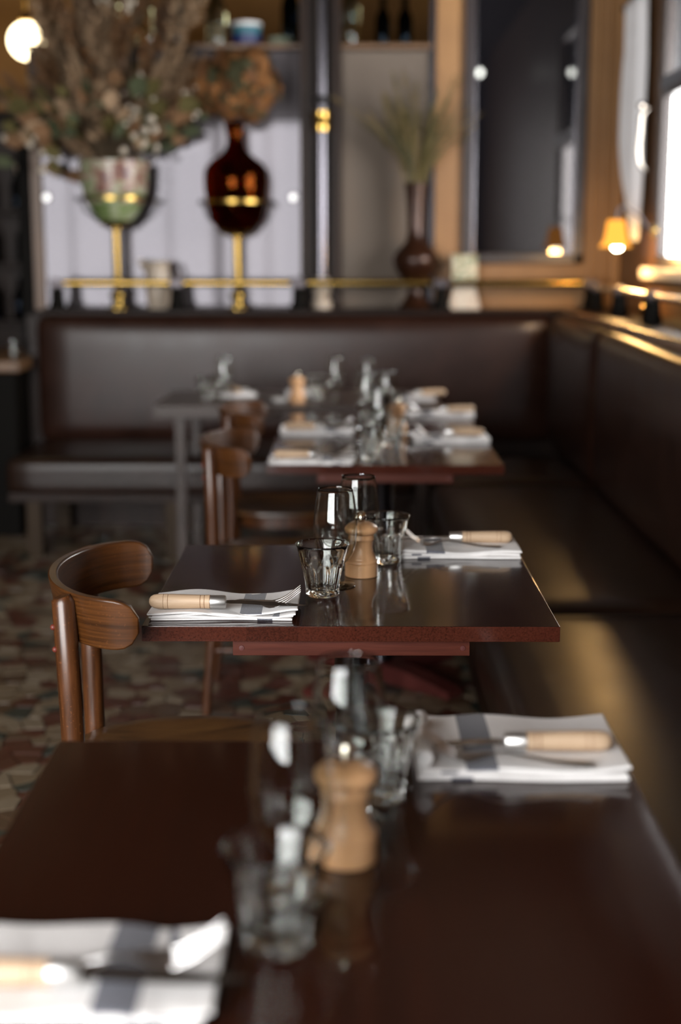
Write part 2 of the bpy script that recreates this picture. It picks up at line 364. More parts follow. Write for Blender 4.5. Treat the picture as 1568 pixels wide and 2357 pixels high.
# right of the mirror wall: full-height ochre wall
mb = MB(); mb.box(.405, XR, YB, YB+.14, 0, ZC)
wm = struct('wall_mirror', mb, 'ochre_wall', smooth=0)
MB().rbox(.425, .54, YB-.03, YB, 1.09, ZC, .006).build('pilaster', 'ochre_wall', wm)
MB().rbox(.396, .424, YB-.02, YB+.005, 1.09, ZC, .003).build('dark_strip', 'pipe_metal', wm)
MB().rbox(1.205, 1.235, YB-.018, YB, 1.09, ZC, .005).rbox(1.262, 1.285, YB-.025, YB, 1.09, ZC, .005).rbox(1.31, XR, YB-.05, YB, 1.09, ZC, .01, 3).build('corner_moulding', 'ochre_wall', wm)
MB().rbox(.545, 1.30, YB-.02, YB, 1.20, 1.235, .005).build('dado_moulding', 'ochre_wall', wm)
# low partition carrying the smoked glass panels, open above
mb = MB(); mb.box(-1.60, .405, YB+.012, YB+.10, 0, 2.345)
struct('trim_1', mb, 'dark_wood', smooth=0)
MB_post = struct('trim_2', MB().rbox(-1.665, -1.60, YB-.03, YB+.10, 0, 2.06, .006), 'black_paint')
struct('trim_3', MB().rbox(-1.60, -1.545, YB-.02, YB+.012, 0, 2.06, .004), 'side_panelling')
# wood panelling below the ledges
mb = MB().box(-1.6, XR, 7.08, YB, 0, 1.06); struct('baseboard_back', mb, 'dark_wood', smooth=0)
mb = MB().box(1.06, XR, -.6, 7.08, 0, 1.05); struct('baseboard_right', mb, 'dark_wood', smooth=0)

# glass panels of the partition
def panel(name, x0, x1, z0, z1, m, label):
    t = empty(name, ((x0+x1)/2, YB, z0), label=label, cat='mirror'); h = (x1-x0)/2
    MB().rbox(-h, h, 0, .010, 0, z1-z0, .003).build('glass_sheet', m, t)
    return t
pl = panel('mirror_panel', -1.545, -.245, 1.09, 2.018, 'smoked_mirror', 'large pale lilac smoked mirror panel behind the two round vases')
for x in (-1.523, -.281):
    MB().lathe([(.0, -.02), (.016, -.019), (.021, -.012), (.021, -.002), (.012, 0)], 16, axis='z').build('fixing_knob', 'ferrule_metal', pl, loc=(x+.895, -.001, .547)).rotation_euler = (R(-90), 0, 0)
panel('upper_mirror_panel', -1.545, -.245, 2.024, 2.345, 'smoked_mirror', 'narrow darker smoked mirror strip above the large lilac panel')
panel('tan_mirror_panel', -.042, .395, 1.09, 2.345, 'smoked_mirror_tan', 'tall tan grey smoked mirror panel between dark column and ochre pilaster')
# column with pipe
c = empty('column', (-.14, YB, 1.09), label='dark wooden column with a shiny metal pipe and brass collar', cat='column')
MB().rbox(-.105, .097, -.05, .012, 0, ZC-1.09, .012, 3).build('backing_post', 'dark_wood', c)
MB().rbox(-.105, -.065, -.085, -.048, 0, ZC-1.09, .008, 3).rbox(.06, .097, -.085, -.048, 0, ZC-1.09, .008, 3).build('edge_moulding', 'dark_wood', c)
MB().lathe([(.034, 0), (.034, ZC-1.09)], 24, c=(.0, -.09)).build('pipe', 'pipe_metal', c)
MB().lathe([(.036, .86), (.046, .865), (.048, .89), (.040, .90), (.048, .91), (.048, .955), (.036, .96)], 24, c=(0, -.09)).build('brass_collar', 'brass', c)
MB().lathe([(.036, .985), (.042, .99), (.040, 1.03), (.030, 1.035)], 20, c=(0, -.09)).build('dark_sleeve', 'dark_iron', c)
MB().lathe([(.05, 0), (.05, .03), (.036, .05), (.046, .09), (.05, .12), (.036, .15)], 24, c=(0, -.09)).build('pipe_foot', 'cream_ceramic', c)
# framed mirror
t = empty('framed_mirror', (.87, YB, 1.31), label='tall dark framed mirror on the ochre wall reflecting a lamp', cat='mirror')
fw = .052; hw = .306; HM = ZC-1.31-.08
MB().rbox(-hw, -hw+fw, -.04, 0, 0, HM, .008, 3).rbox(hw-fw, hw, -.04, 0, 0, HM, .008, 3).rbox(-hw, hw, -.04, 0, 0, fw, .008, 3).rbox(-hw, hw, -.04, 0, HM-fw, HM, .008, 3).build('frame', 'mirror_frame_wood', t)
MB().rbox(-hw+fw, -hw+fw+.010, -.028, -.01, fw, HM-fw, .003).rbox(hw-fw-.010, hw-fw, -.028, -.01, fw, HM-fw, .003).build('inner_bead', 'pipe_metal', t)
MB().box(-hw+fw-.005, hw-fw+.005, -.012, -.008, fw-.005, HM-fw+.005).build('mirror_glass', 'old_mirror', t, smooth=0)

# shelf above partition
sh = MB().rbox(-1.60, .40, YB-.03, YB+.28, 2.352, 2.375, .004).build('bottle_shelf', 'side_panelling')
tag(sh, 'long narrow shelf on top of the mirror partition carrying bottles', 'shelf')
ZS = 2.375
def bottle(name, x, prof, m, label, y=YB+.10, cat='bottle', group='bottles on the high shelf', extra=None):
    o = MB().lathe(prof, 24).build(name, m); o.location = (x, y, ZS); tag(o, label, cat, group); return o
tall = [(.0, 0), (.042, 0), (.045, .01), (.045, .19), (.030, .24), (.016, .26), (.016, .32), (.019, .325), (.019, .34), (0, .34)]
bottle('glass_bottle', -.665, [(0, 0), (.050, 0), (.054, .02), (.054, .16), (.035, .22), (.018, .25), (.018, .31), (0, .31)], 'bottle_glass', 'clear bottle with a gold glow modelled inside, left of the teal tin')
MB().lathe([(0, .008), (.040, .008), (.042, .11), (0, .112)], 20).build('gold_glint', 'plume_beige', bpy.data.objects['glass_bottle'])  # pale solid inside the bottle stands for a gold reflection
t = empty('tin', (-.515, YB+.10, ZS), label='teal and navy round tin with white rim on the shelf', cat='tin')
MB().lathe([(0, 0), (.072, 0), (.074, .004), (.074, .055), (0, .055)], 28).build('lower_band', 'navy_paint', t)
MB().lathe([(0, .0555), (.074, .0555), (.074, .098), (0, .098)], 28).build('upper_band', 'teal_paint', t)
MB().lathe([(0, .0985), (.077, .0985), (.078, .114), (.070, .118), (0, .118)], 28).build('lid', 'white_ceramic', t)
bottle('bowl', -.345, [(0, 0), (.03, 0), (.034, .006), (.060, .03), (.066, .042), (.062, .042), (.05, .026), (0, .010)], 'green_bowl', 'small pale green bowl on the shelf beside the column', cat='bowl', group=None)
for i, (x, m, s, lab) in enumerate([(-1.46, 'bottle_glass', 1.0, 'clear bottle on the shelf nearest the glowing globe lamp'), (-1.33, 'dark_bottle', .95, 'dark bottle second from the left end of the shelf'),
      (-1.18, 'bottle_glass', 1.05, 'clear bottle standing behind the middle of the dried bouquet'), (-1.02, 'bottle_glass', .9, 'short clear bottle behind the right half of the dried bouquet'),
      (-.88, 'dark_bottle', 1.05, 'dark bottle just right of the dried bouquet on the shelf'), (-.30, 'dark_bottle', 1.1, 'tall dark blue bottle tight against the left of the column'),
      (.005, 'bottle_glass', 1.05, 'clear bottle just right of the dark column'), (.165, 'dark_bottle', .70, 'left one of two small dark bottles above the tan panel'), (.275, 'dark_bottle', .70, 'right one of two small dark bottles above the tan panel')]):
    bottle('glass_bottle', x, [(r*(1 if r < .03 else .85 if s < .8 else 1), z*s) for r, z in tall], m, lab, y=YB+(.10 if x < -.6 or x > 0 else .16))

# ------------------------------------------------------------------ globe lamps and pendant
def globe(loc, r, label, drop):
    t = empty('globe_lamp', loc, label=label, cat='lamp', group='glowing glass globe lamps')
    MB().ball((0, 0, 0), r, 28, 16).build('glass_globe', 'globe_glow', t)
    MB().lathe([(.03, r-.01), (.045, r+.0), (.03, r+.04), (.006, r+.06), (.006, drop)], 16).build('hanging_rod', 'brass', t)
globe((-1.80, 8.25, 2.525), .102, 'glowing round globe lamp at upper left behind the dried bouquet', ZC-2.525)
globe((-2.115, 8.25, 2.70), .102, 'second glowing globe lamp cut off by the left picture edge', ZC-2.70)
t = empty('pendant_bulb', (1.02, 3.0, 2.75), label='bare white bulb on a cord, seen only in the mirror', cat='lamp')
MB().ball((0, 0, 0), .022, 16, 10, (1, 1, 1.25)).build('bulb', 'bulb_white', t)
MB().lathe([(.014, .022), (.016, .06), (.004, .07), (.004, ZC-2.75)], 12).build('cord', 'black_paint', t)
for x, y, lab in ((-2.9, 4.6, 'warm globe ceiling lamp out of view, level with the third table'), (-2.6, 2.2, 'warm globe ceiling lamp out of view, level with the sharp chair'), (-2.7, 6.6, 'warm globe ceiling lamp out of view, near the bar counter')):                        # ceiling lamps above the frame that tint the room warm
    t = empty('ceiling_lamp', (x, y, 2.98), label=lab, cat='lamp', group='warm globe ceiling lamps above the tables')
    MB().ball((0, 0, 0), .09, 20, 12).build('glass_globe', 'globe_glow', t); MB().lathe([(.01, .085), (.01, ZC-2.98)], 10).build('hanging_rod', 'brass', t)
def sconce(loc, label):
    t = empty('wall_sconce', loc, label=label, cat='lamp', group='amber wall lamps along the window wall')   # origin: shade centre
    wx = XR-loc[0]
    MB().lathe([(.0, -.012), (.032, -.012), (.036, 0), (.02, .012), (0, .014)], 20, axis='x').build('wall_plate', 'brass', t, loc=(wx-.012, .03, .02))
    MB().tube([(wx-.01, .03, .02), (wx-.05, .03, .035), (wx-.08, .02, .075), (wx-.13, .01, .105), (.03, 0, .125), (.005, 0, .11), (0, 0, .065)], .006, 8).build('arm', 'dark_iron', t)
    n = 48; pr = [(.034, .064), (.040, .055), (.047, .0), (.054, -.030), (.072, -.052)]; vs = []; fs = []
    for r, z in pr:
        for k in range(n):
            a = 2*pi*k/n; q = r*(1+.05*sin(8*a)*(r/.07)); vs.append((q*cos(a), q*sin(a), z))
    for i in range(len(pr)-1):
        for k in range(n): fs.append((i*n+k, (i+1)*n+k, (i+1)*n+(k+1) % n, i*n+(k+1) % n))
    o = MB().add(vs, fs).build('lamp_shade', 'shade_glow', t); md = o.modifiers.new('s', 'SOLIDIFY'); md.thickness = .003
    MB().ball((.006, -.01, -.044), .026, 16, 10).build('bulb', 'bulb_glow', t)
    MB().lathe([(.012, .0), (.014, .05), (.010, .06)], 12, o=(0, 0, -.012)).build('socket', 'brass', t)
    d = bpy.data.lights.new('sconce_light', 'POINT'); d.energy = 13; d.color = (1, .55, .18); d.shadow_soft_size = .03
    l = bpy.data.objects.new('sconce_light', d); COL.objects.link(l); l.location = (loc[0], loc[1]-.01, loc[2]-.085)
sconce((1.170, 6.36, 1.443), 'amber glass wall lamp beside the bright window corner')

# curtain gathered beside the window
n = 60; rings = []
for j in range(26):
    u = j/25; z = 2.50-u*1.08
    y0 = 6.60; y1 = 6.99-.33*max(0, (u-.55)/.45)**1.4; ring = []
    for k in range(n):
        v = k/(n-1); ring.append((XR-.055+.022*sin(v*34+2*sin(u*3))*(.5+.5*min(1, (1-u)*3+.2)), y0+(y1-y0)*v, z))
    rings.append(ring)
ct = empty('curtain', (0, 0, 0)); MB().tube([(XR-.055, 6.56, 2.505), (XR-.055, 7.06, 2.505)], .010, 10).ball((XR-.055, 6.56, 2.505), .017).ball((XR-.055, 7.06, 2.505), .017).build('curtain_rod', 'dark_iron', ct)
o = MB().sweep(rings, n, closed_sect=False, caps=False).build('curtain_panel', 'curtain_cloth', ct, smooth=80); md = o.modifiers.new('s', 'SOLIDIFY'); md.thickness = .002
tag(ct, 'pale white gathered curtain hanging between mirror wall and window', 'curtain')

# ------------------------------------------------------------------ ledge, rails
tag(MB().rbox(-1.55, 1.36, 6.99, YB-.001, 1.062, 1.088, .005).build('back_ledge', 'ledge_wood'), 'dark wooden ledge behind the back banquette carrying the vases', 'shelf')
t = empty('side_ledge', (1.2, 3.2, 1.068), label='dark wooden ledge under the side window with a front moulding coloured pale as a highlight', cat='shelf')
MB().rbox(-.155, .158, -3.6, 3.78, 0, .026, .005).build('board', 'ledge_wood', t)
for a, b in ((2.36, 3.70), (.38, 2.34), (-1.62, .36), (-3.6, -1.64)):
    MB().rbox(-.176, -.156, a, b, -.006, .030, .008, 3).build('moulding', 'moulding_wood_lit', t)
t = empty('brass_rail', (0, 7.06, 1.088), label='low brass rail in short lengths along the back ledge', cat='rail')
for a, b in ((-1.405, -.885), (-.815, -.295), (-.205, .405), (.50, 1.15)):
    MB().tube([(a, 0, .13), (b, 0, .13)], .0165, 14).build('rail_bar', 'brass', t)
for x in (-1.44, -.85, -.25, .452, 1.185):
    MB().rbox(x-.045, x+.045, -.03, .03, 0, .012, .003).tube([(x, 0, .01), (x, 0, .045), (x, 0, .105)], [.042, .034, .03], 14).build('post', 'black_paint', t)
    MB().rbox(x-.036, x+.036, -.024, .024, .105, .150, .008, 3).build('bracket', 'rail_bracket', t)
t = empty('side_rail', (1.16, 6.5, 1.0945), label='pale shining metal rail on posts along the side ledge', cat='rail')
ys = [.25, -.33, -1.0, -1.7, -2.4]
for a, b in zip(ys[:-1], ys[1:]):
    MB().tube([(0, a-.035, .108), (0, b+.035, .108)], .0145, 14).build('rail_bar', 'rail_steel', t)
for y in ys:
    MB().rbox(-.03, .03, y-.045, y+.045, 0, .012, .003).tube([(0, y, .01), (0, y, .045), (0, y, .10)], [.042, .034, .03], 14).build('post', 'black_paint', t)
    MB().rbox(-.022, .022, y-.033, y+.033, .086, .130, .008, 3).build('bracket', 'rail_bracket', t)

# ------------------------------------------------------------------ banquettes
def cushion(mb, x0, x1, y0, y1, z0, z1, r, puff, axis, nu=16, nv=10):
    """rounded box whose face on +axis/-axis is swollen by puff"""
    bm = bmesh.new(); bmesh.ops.create_cube(bm, size=1)
    bmesh.ops.subdivide_edges(bm, edges=bm.edges[:], cuts=9, use_grid_fill=True)
    cx, cy, cz = (x0+x1)/2, (y0+y1)/2, (z0+z1)/2; hx, hy, hz = (x1-x0)/2, (y1-y0)/2, (z1-z0)/2
    for v in bm.verts:
        p = Vector((v.co.x*2*hx, v.co.y*2*hy, v.co.z*2*hz))
        # concentrate grid lines near edges
        for i, h in enumerate((hx, hy, hz)):
            u = p[i]/h; p[i] = h*math.copysign(abs(sin(u*pi/2))**.7, u) if h > .3 else p[i]
        q = Vector((max(-hx+r, min(hx-r, p.x)), max(-hy+r, min(hy-r, p.y)), max(-hz+r, min(hz-r, p.z))))
        d = p-q
        if d.length > 1e-7:
            d = d.normalized()*r
        p = q+d
        a, b = [i for i in range(3) if i != axis]; H = (hx, hy, hz)
        k = (1-(p[a]/H[a])**2)*(1-(p[b]/H[b])**4)
        p[axis] += math.copysign(puff*max(0, k)**.5, p[axis]) if abs(p[axis]) > H[axis]*.3 else 0
        v.co = p+Vector((cx, cy, cz))
    bm.verts.index_update(); mb.add([v.co[:] for v in bm.verts], [[v.index for v in f.verts] for f in bm.faces]); bm.free(); return mb
t = empty('banquette', (-.5, 6.65, 0), label='brown leather banquette along the back wall under the vases', cat='bench')
def L(mb_fn): return mb_fn
cushion(MB(), -1.04, .80, -.385, .36, .295, .455, .035, .012, 2).build('seat_cushion', 'leather_seat', t, smooth=60)
cushion(MB(), -1.04, 1.50, .325, .43, .44, 1.061, .052, .026, 1).build('backrest', 'leather', t, smooth=60)
MB().rbox(-1.04, .80, -.345, .40, .255, .296, .006).build('seat_frame', 'dark_wood', t)
for x in (-.93, -.30, .32):
    for y in (-.30, .34): MB().rbox(x-.035, x+.035, y-.035, y+.035, 0, .256, .005).build('leg', 'leg_wood', t)
t = empty('side_banquette', (.66, 3.0, 0), label='long brown leather banquette beneath the right hand window', cat='bench')
for a, b in ((2.58, 3.95), (.565, 2.57), (-1.44, .555), (-3.5, -1.45)):
    if a < 2: cushion(MB(), -.34, .36, a, b, .30, .455, .045, .014, 2).build('seat_cushion', 'leather_seat', t, smooth=60)
    else: cushion(MB(), -.30, .36, a, 3.36, .30, .455, .045, .014, 2).build('seat_cushion', 'leather_seat', t, smooth=60)
    cushion(MB(), .305, .405, a, min(b, 3.93), .44, 1.064, .050, .026, 0).build('backrest', 'leather', t, smooth=60)
MB().rbox(-.27, .40, -3.5, 3.35, .02, .30, .006).build('seat_frame', 'dark_wood', t)

# ------------------------------------------------------------------ tables
TW, TD, TT = .705, .675, .027
def make_table():
    t = empty('dining_table', (0, 0, 0)); t['category'] = 'table'; t['group'] = 'red brown wooden dining tables in a row'
    MB().rbox(-TW/2, TW/2, -TD/2, TD/2, .75-TT, .75, .0016, 2).build('tabletop', 'tabletop_wood', t)
    for y in (-TD/2+.012, TD/2-.062):
        b = MB().rbox(-.20, .202, y, y+.05, .75-TT-.0275, .75-TT-.0005, .0012).build('batten', 'batten_wood', t)
        for x in (-.185, .19): MB().lathe([(0, .0015), (.0045, .0012), (.005, 0), (0, 0)], 12).build('screw_plug', 'foot_red', b, loc=(x, y, .709)).rotation_euler = (R(90), 0, 0)
    MB().rbox(-.16, .16, -.14, .14, .684, .6955, .002).build('mounting_plate', 'dark_iron', t)
    MB().lathe([(.038, .055), (.036, .10), (.036, .66), (.05, .684)], 28).build('column', 'pipe_metal', t)
    for k in range(4):
        o = MB().sweep([[(r*1.0, w, 0), (r*1.0, -w, 0), (r*1.0, -w, hh), (r*1.0, w, hh)] for r, w, hh in ((.02, .04, .06), (.12, .038, .055), (.26, .035, .035), (.32, .034, .022))], 4).build('foot', 'foot_red', t, smooth=0, fix=True)
        o.rotation_euler = (0, 0, pi/4+k*pi/2)
    return t
tab = make_table()
tab0 = place(tab, USED, (-.0165, 1.744-.7425/2, 0), 0, 'nearest dark wooden table filling the bottom of the picture')
place(tab, USED, (.0025, 2.3125+TD/2, 0), 0, 'middle red brown wooden table in sharp focus beside the chair')
place(tab, USED, (.105, 4.142+TD/2, 0), 0, 'third red brown table, its front edge hidden behind glasses')
place(tab, USED, (.105, 4.822+TD/2, 0), 0, 'fourth table, butted against the back of the third')
tab0.scale = (1.014, 1.10, 1)
# long table before the back banquette
t = empty('long_table', (-.02, 6.10, 0), label='long grey brown table standing across before the back banquette', cat='table')
tinted('grey_tabletop', (.028, .018, .014), (.050, .032, .025), 8, .30, stretch=(.25, 2, 2), b=.05, Specular_IOR_Level=.3)
MB().rbox(-.78, .40, -.34, .34, .70, .75, .003).build('tabletop', 'grey_tabletop', t)
for x in (-.675, .32):
    for y in (-.30, .30): MB().rbox(x-.022, x+.022, y-.022, y+.022, 0, .70, .003).build('leg', 'grey_tabletop', t)
MB().rbox(-.66, .32, .27, .29, .64, .70, .002).build('apron', 'black_paint', t)

# ------------------------------------------------------------------ bentwood chair (faces +x, origin on floor below seat)
def make_chair():
    t = empty('bentwood_chair', (0, 0, 0)); t['category'] = 'chair'; t['group'] = 'brown bentwood chairs on the left of the tables'
    # seat: thin dished round plywood
    n = 56; vs = []; fs = []
    def rr(a): return .215*(1+.04*cos(a))*(abs(cos(a))**3+abs(sin(a))**3)**(-1/3)**1 if False else .212/(abs(cos(a))**2.5+abs(sin(a))**2.5)**(1/2.5)
    prof = [(0, -.012), (.3, -.010), (.6, -.004), (.85, .003), (.95, .005), (1, .001), (1.005, -.006), (.98, -.012), (.6, -.018), (0, -.024)]
    for s, z in prof:
        for k in range(n):
            a = 2*pi*k/n; r = rr(a)*s; vs.append((r*cos(a)*1.05-.012, r*sin(a)*1.04, .462+z+.006*(max(0, cos(a))*s)**4*-1))
    for i in range(len(prof)-1):
        for k in range(n): fs.append((i*n+k, (i+1)*n+k, (i+1)*n+(k+1) % n, i*n+(k+1) % n))
    MB().add(vs, fs).build('seat', 'chair_seat_wood', t, fix=True)
    ring = []
    for k in range(n):
        a = 2*pi*k/n; ro = rr(a)*.92; ri = rr(a)*.84
        ring.append([(ro*cos(a), ro*sin(a), .444), (ro*cos(a), ro*sin(a), .405), (ri*cos(a), ri*sin(a), .405), (ri*cos(a), ri*sin(a), .444)])
    ring.append(ring[0]); MB().sweep(ring, 4, caps=False).build('seat_ring', 'chair_wood', t, fix=True)
    # curved backrest band
    N = 40; rings = []
    for i in range(N+1):
        u = -1+2*i/N; a = u*R(94)
        # U-shaped plan
        x = -.234+.135*(1-cos(a)); y = .235*sin(a)/sin(R(94)) if abs(a) < R(90) else math.copysign(.235, a)
        x += .01*abs(u)**3
        nx, ny = -cos(a), sin(a)*.9; L_ = math.hypot(nx, ny); nx /= L_; ny /= L_
        e = max(0, (abs(u)-.76)/.24); h = .0445*(1-e**3.2)**(1/2.2) if e < 1 else .003
        h = max(h, .012); zc = .772 + .004*(1-abs(u)); tk = .0085*(1 if e < .9 else .8); lean = .10
        ring = []
        for s, q in ((1, 1), (1, -1), (-1, -1), (-1, 1)):
            zz = zc+q*h; fl = .18*(zz-.775)
            for dz in ((-.004*q,) if False else (0,)):
                ring.append((x+nx*(tk*s+fl), y+ny*(tk*s+fl), zz))
        rings.append(ring)
    o = MB().sweep(rings, 4).build('backrest', 'chair_band', t, smooth=50, fix=True)
    bv = o.modifiers.new('b', 'BEVEL'); bv.width = .003; bv.segments = 2; bv.limit_method = 'ANGLE'; bv.angle_limit = R(50)
    for s in (-1, 1):
        y = s*.195
        xo = -.210
        o = MB().tube([(-.228, y*.92, 0), (-.204, y*.92, .25), (-.197, y*.92, .46), (-.199, y*.94, .60), (xo+.005, y*1.0, .806), (xo+.003, y, .813)], [.014, .018, .0195, .020, .0195, .014], 16).build('rear_post', 'chair_wood', t)
        for z, xx in ((.762, -.2225), (.724, -.2205)): MB().ball((xx, y+s*.003-.001, z), .0052, 12, 8).build('rivet', 'rivet_red', o)
        MB().tube([(.165, s*.165, .43), (.185, s*.18, .2), (.20, s*.19, 0)], [.017, .0155, .012], 14).build('front_leg', 'chair_wood', t)
    MB().tube([(-.204, -.18, .25), (-.204, .18, .25)], .009, 10).build('stretcher', 'chair_wood', t)
    MB().tube([(.183, -.175, .24), (.183, .175, .24)], .009, 10).build('stretcher', 'chair_wood', t)
    for s in (-1, 1): MB().tube([(-.206, s*.18, .20), (.187, s*.18, .20)], .009, 10).build('stretcher', 'chair_wood', t)
    return t
ch = make_chair()
place(ch, USED, (-.283, 2.478, 0), R(5), 'brown bentwood chair in focus left of the middle table')
place(ch, USED, (-.205, 4.27, 0), R(1), 'brown bentwood chair left of the third table, blurred')
place(ch, USED, (-.225, 5.12, 0), R(2), 'farthest brown bentwood chair, mostly hidden behind another chair back')

# ------------------------------------------------------------------ table ware
def picardie():
    """fluted tumbler: smooth rim, nine arched flutes, heavy base"""
    H = .090; n = 180; nz = 34; rows = []
    def ro(z):
        u = z/H
        return .0285+.0165*(u**1.35) + (.0012*max(0, (u-.9)/.1)**2)
    for j in range(nz+1):
        z = H*j/nz; row = []
        for k in range(n):
            a = 2*pi*k/n; ph = (k % 20)/20*2-1          # -1..1 across one flute
            arch = .66-.16*abs(ph)**2.4; u = z/H
            m = min(1, max(0, (arch-u)/.035)) * min(1, max(0, (u-.085)/.05))
            m = m*m*(3-2*m); d = .0028*m*(1-abs(ph)**2.2) + .0004*m
            r = ro(z)-d; row.append((r*cos(a), r*sin(a), z))
        rows.append(row)
    # rounded rim, inner wall down to thick floor
    def ring(r, z): return [(r*cos(2*pi*k/n), r*sin(2*pi*k/n), z) for k in range(n)]
    R1 = ro(H); rows[0] = ring(.0265, 0); rows.insert(0, ring(.018, .0015)); rows.insert(0, ring(.0001, .003))
    rows += [ring(R1-.0006, H+.0010), ring(R1-.0015, H+.0012), ring(R1-.0026, H+.0004)]
    for j in range(12):
        z = H*(1-j/11)*.86+.0125 if j else H-.002
        rows.append(ring(ro(z)-.0040-.0014*(1-z/H), z))
    rows += [ring(.018, .0105), ring(.0001, .0098)]
    rows = [[(x*1.07, y*1.07, z*1.06) for x, y, z in q] for q in rows]
    return MB().sweep(rows, n, caps=False).build('tumbler', 'clear_glass', smooth=60, fix=True)
def thin_rim(prof_out, t, zfloor):
    inn = [(max(r-t, 0), z) for r, z in prof_out if z >= zfloor]
    return prof_out + [(prof_out[-1][0]-t*.5, prof_out[-1][1]+t*.4)] + inn[::-1]
def wineglass():
    t = empty('wine_glass', (0, 0, 0)); t['category'] = 'glass'
    o = [(.0015, .0400), (.009, .0405), (.018, .0440), (.0265, .0520), (.0330, .0660), (.0368, .0830), (.0384, .1000), (.0386, .1150), (.0378, .1300), (.0360, .1470), (.0338, .1640), (.0312, .1790), (.0302, .184)]
    o = [(q*1.075, z) for q, z in o]
    prof = o + [(.0321, .1845), (.0316, .184)] + [(r-.0009, z+.0006 if i > 2 else z+.0016) for i, (r, z) in list(enumerate(o))[::-1][1:] if r > .002] + [(.0002, .0420)]
    MB().lathe([(.0002, .0396)]+prof, 64).build('bowl', 'clear_glass', t, smooth=80, fix=True)
    MB().lathe([(.0001, .0005), (.030, .0005), (.0375, .0), (.0385, .0010), (.0375, .0022), (.025, .0036), (.010, .0062), (.0050, .010), (.0038, .018), (.0038, .028), (.0050, .0355), (.0085, .0388), (.0001, .0392)], 48).build('stem_and_foot', 'clear_glass', t, smooth=80, fix=True)
    return t
def pepper_mill():
    t = empty('pepper_mill', (0, 0, 0)); t['category'] = 'mill'; t.scale = (1.06, 1.06, 1.02)
    MB().lathe([(0, 0), (.0290, 0), (.0300, .001), (.0300, .0245), (.0292, .0250), (.0298, .0258), (.0302, .0275), (.0300, .0300), (.0285, .0325), (.0272, .0338), (.0272, .0345),
                (.0262, .0370), (.0238, .0415), (.0218, .048), (.0210, .055), (.0212, .062), (.0220, .068), (.0232, .0705), (.0236, .0712), (.0230, .0722), (.0228, .0790), (.0222, .0805), (0, .0805)], 56).build('body', 'mill_wood', t, smooth=35)
    MB().lathe([(0, .0812), (.0240, .0812), (.0285, .0840), (.0305, .0885), (.0303, .0920), (.0285, .0955), (.0262, .0972), (.0258, .0975), (.0225, .1005), (.0150, .1040), (.0080, .1052), (0, .1052)], 56).build('head', 'mill_wood', t, smooth=35)
    MB().lathe([(0, .1045), (.0055, .1045), (.0060, .1065), (.0090, .1085), (.0098, .1120), (.0092, .1155), (.0078, .1165), (.0088, .1185), (.0070, .1225), (.0030, .1245), (0, .1248)], 32).build('knob', 'knob_steel', t, smooth=35)
    return t
def napkin(seed, slabs, curl=False, D=.155):
    rnd = random.Random(seed); L_ = .252; mb = MB(); nx, ny = 44, 26; z0 = 0
    for si, (dx0, dx1, dy0, th) in enumerate(slabs):
        x0, x1, y0, y1 = -L_/2+dx0, L_/2+dx1, -D/2+dy0, D/2-abs(dx0)*.5
        ph = rnd.random()*6; top = []; bot = []
        def pt(i, j, q):
            u = i/nx; v = j/ny
            # concentrate at borders
            uu = .5-.5*cos(pi*u); vv = .5-.5*cos(pi*v)
            x = x0+(x1-x0)*uu; y = y0+(y1-y0)*vv
            ex = min(uu, 1-uu)*(x1-x0); ey = min(vv, 1-vv)*(y1-y0); e = min(ex, ey); r = th*.5
            hgt = r*math.sqrt(max(0, 1-max(0, 1-e/r)**2)) if e < r else r
            wav = .0011*si*(sin(x*38+ph)+.6*sin(y*30+x*22+ph*2)) + (.0022*si*max(0, uu-.55)*sin(x*60))
            # each ply also shows a shallow groove half way up its folded edge
            gr = -.0014*math.exp(-((q*hgt)/(r*.28))**2) if e < r*.4 else 0
            yy = y+.0025*sin(x*25+ph+si) + (gr*-1 if vv < .5 else gr)
            return (x, yy, z0+r+q*hgt+wav)
        b = len(mb.v); vs = [pt(i, j, 1) for i in range(nx+1) for j in range(ny+1)]+[pt(i, j, -1) for i in range(nx+1) for j in range(ny+1)]
        K = (nx+1)*(ny+1); fs = []
        for i in range(nx):
            for j in range(ny):
                a = i*(ny+1)+j; fs += [(a, a+ny+1, a+ny+2, a+1), (K+a, K+a+1, K+a+ny+2, K+a+ny+1)]
        mb.add(vs, fs); z0 += th*.93
    if curl:
        cpts = [(.118+.001*sin(k), .100-.15*k/12, .020+.010*(1-(k/12-.4)**2)) for k in range(13)]
        mb.tube(cpts, [.0100+.0025*sin(k*.6) for k in range(13)], 14)
    z_top = z0
    bm = bmesh.new(); tmp = bpy.data.meshes.new('t'); tmp.from_pydata(mb.v, [], mb.f); bm.from_mesh(tmp); bmesh.ops.remove_doubles(bm, verts=bm.verts, dist=1e-5)
    bm.verts.index_update(); r = MB().add([v.co[:] for v in bm.verts], [[v.index for v in f.verts] for f in bm.faces]); bm.free()
    o = r.build('napkin', 'napkin_cloth', smooth=70, fix=True); o['category'] = 'napkin'; return o, z_top
SL = [(.004, -.006, .006, .0040), (.0, -.004, .004, .0040), (.006, .0, .002, .0042), (-.002, .004, 0, .0042)]
SL2 = [(.0, 0, .0, .0060), (.002, -.003, .0, .0060), (-.002, .002, .002, .0055)]
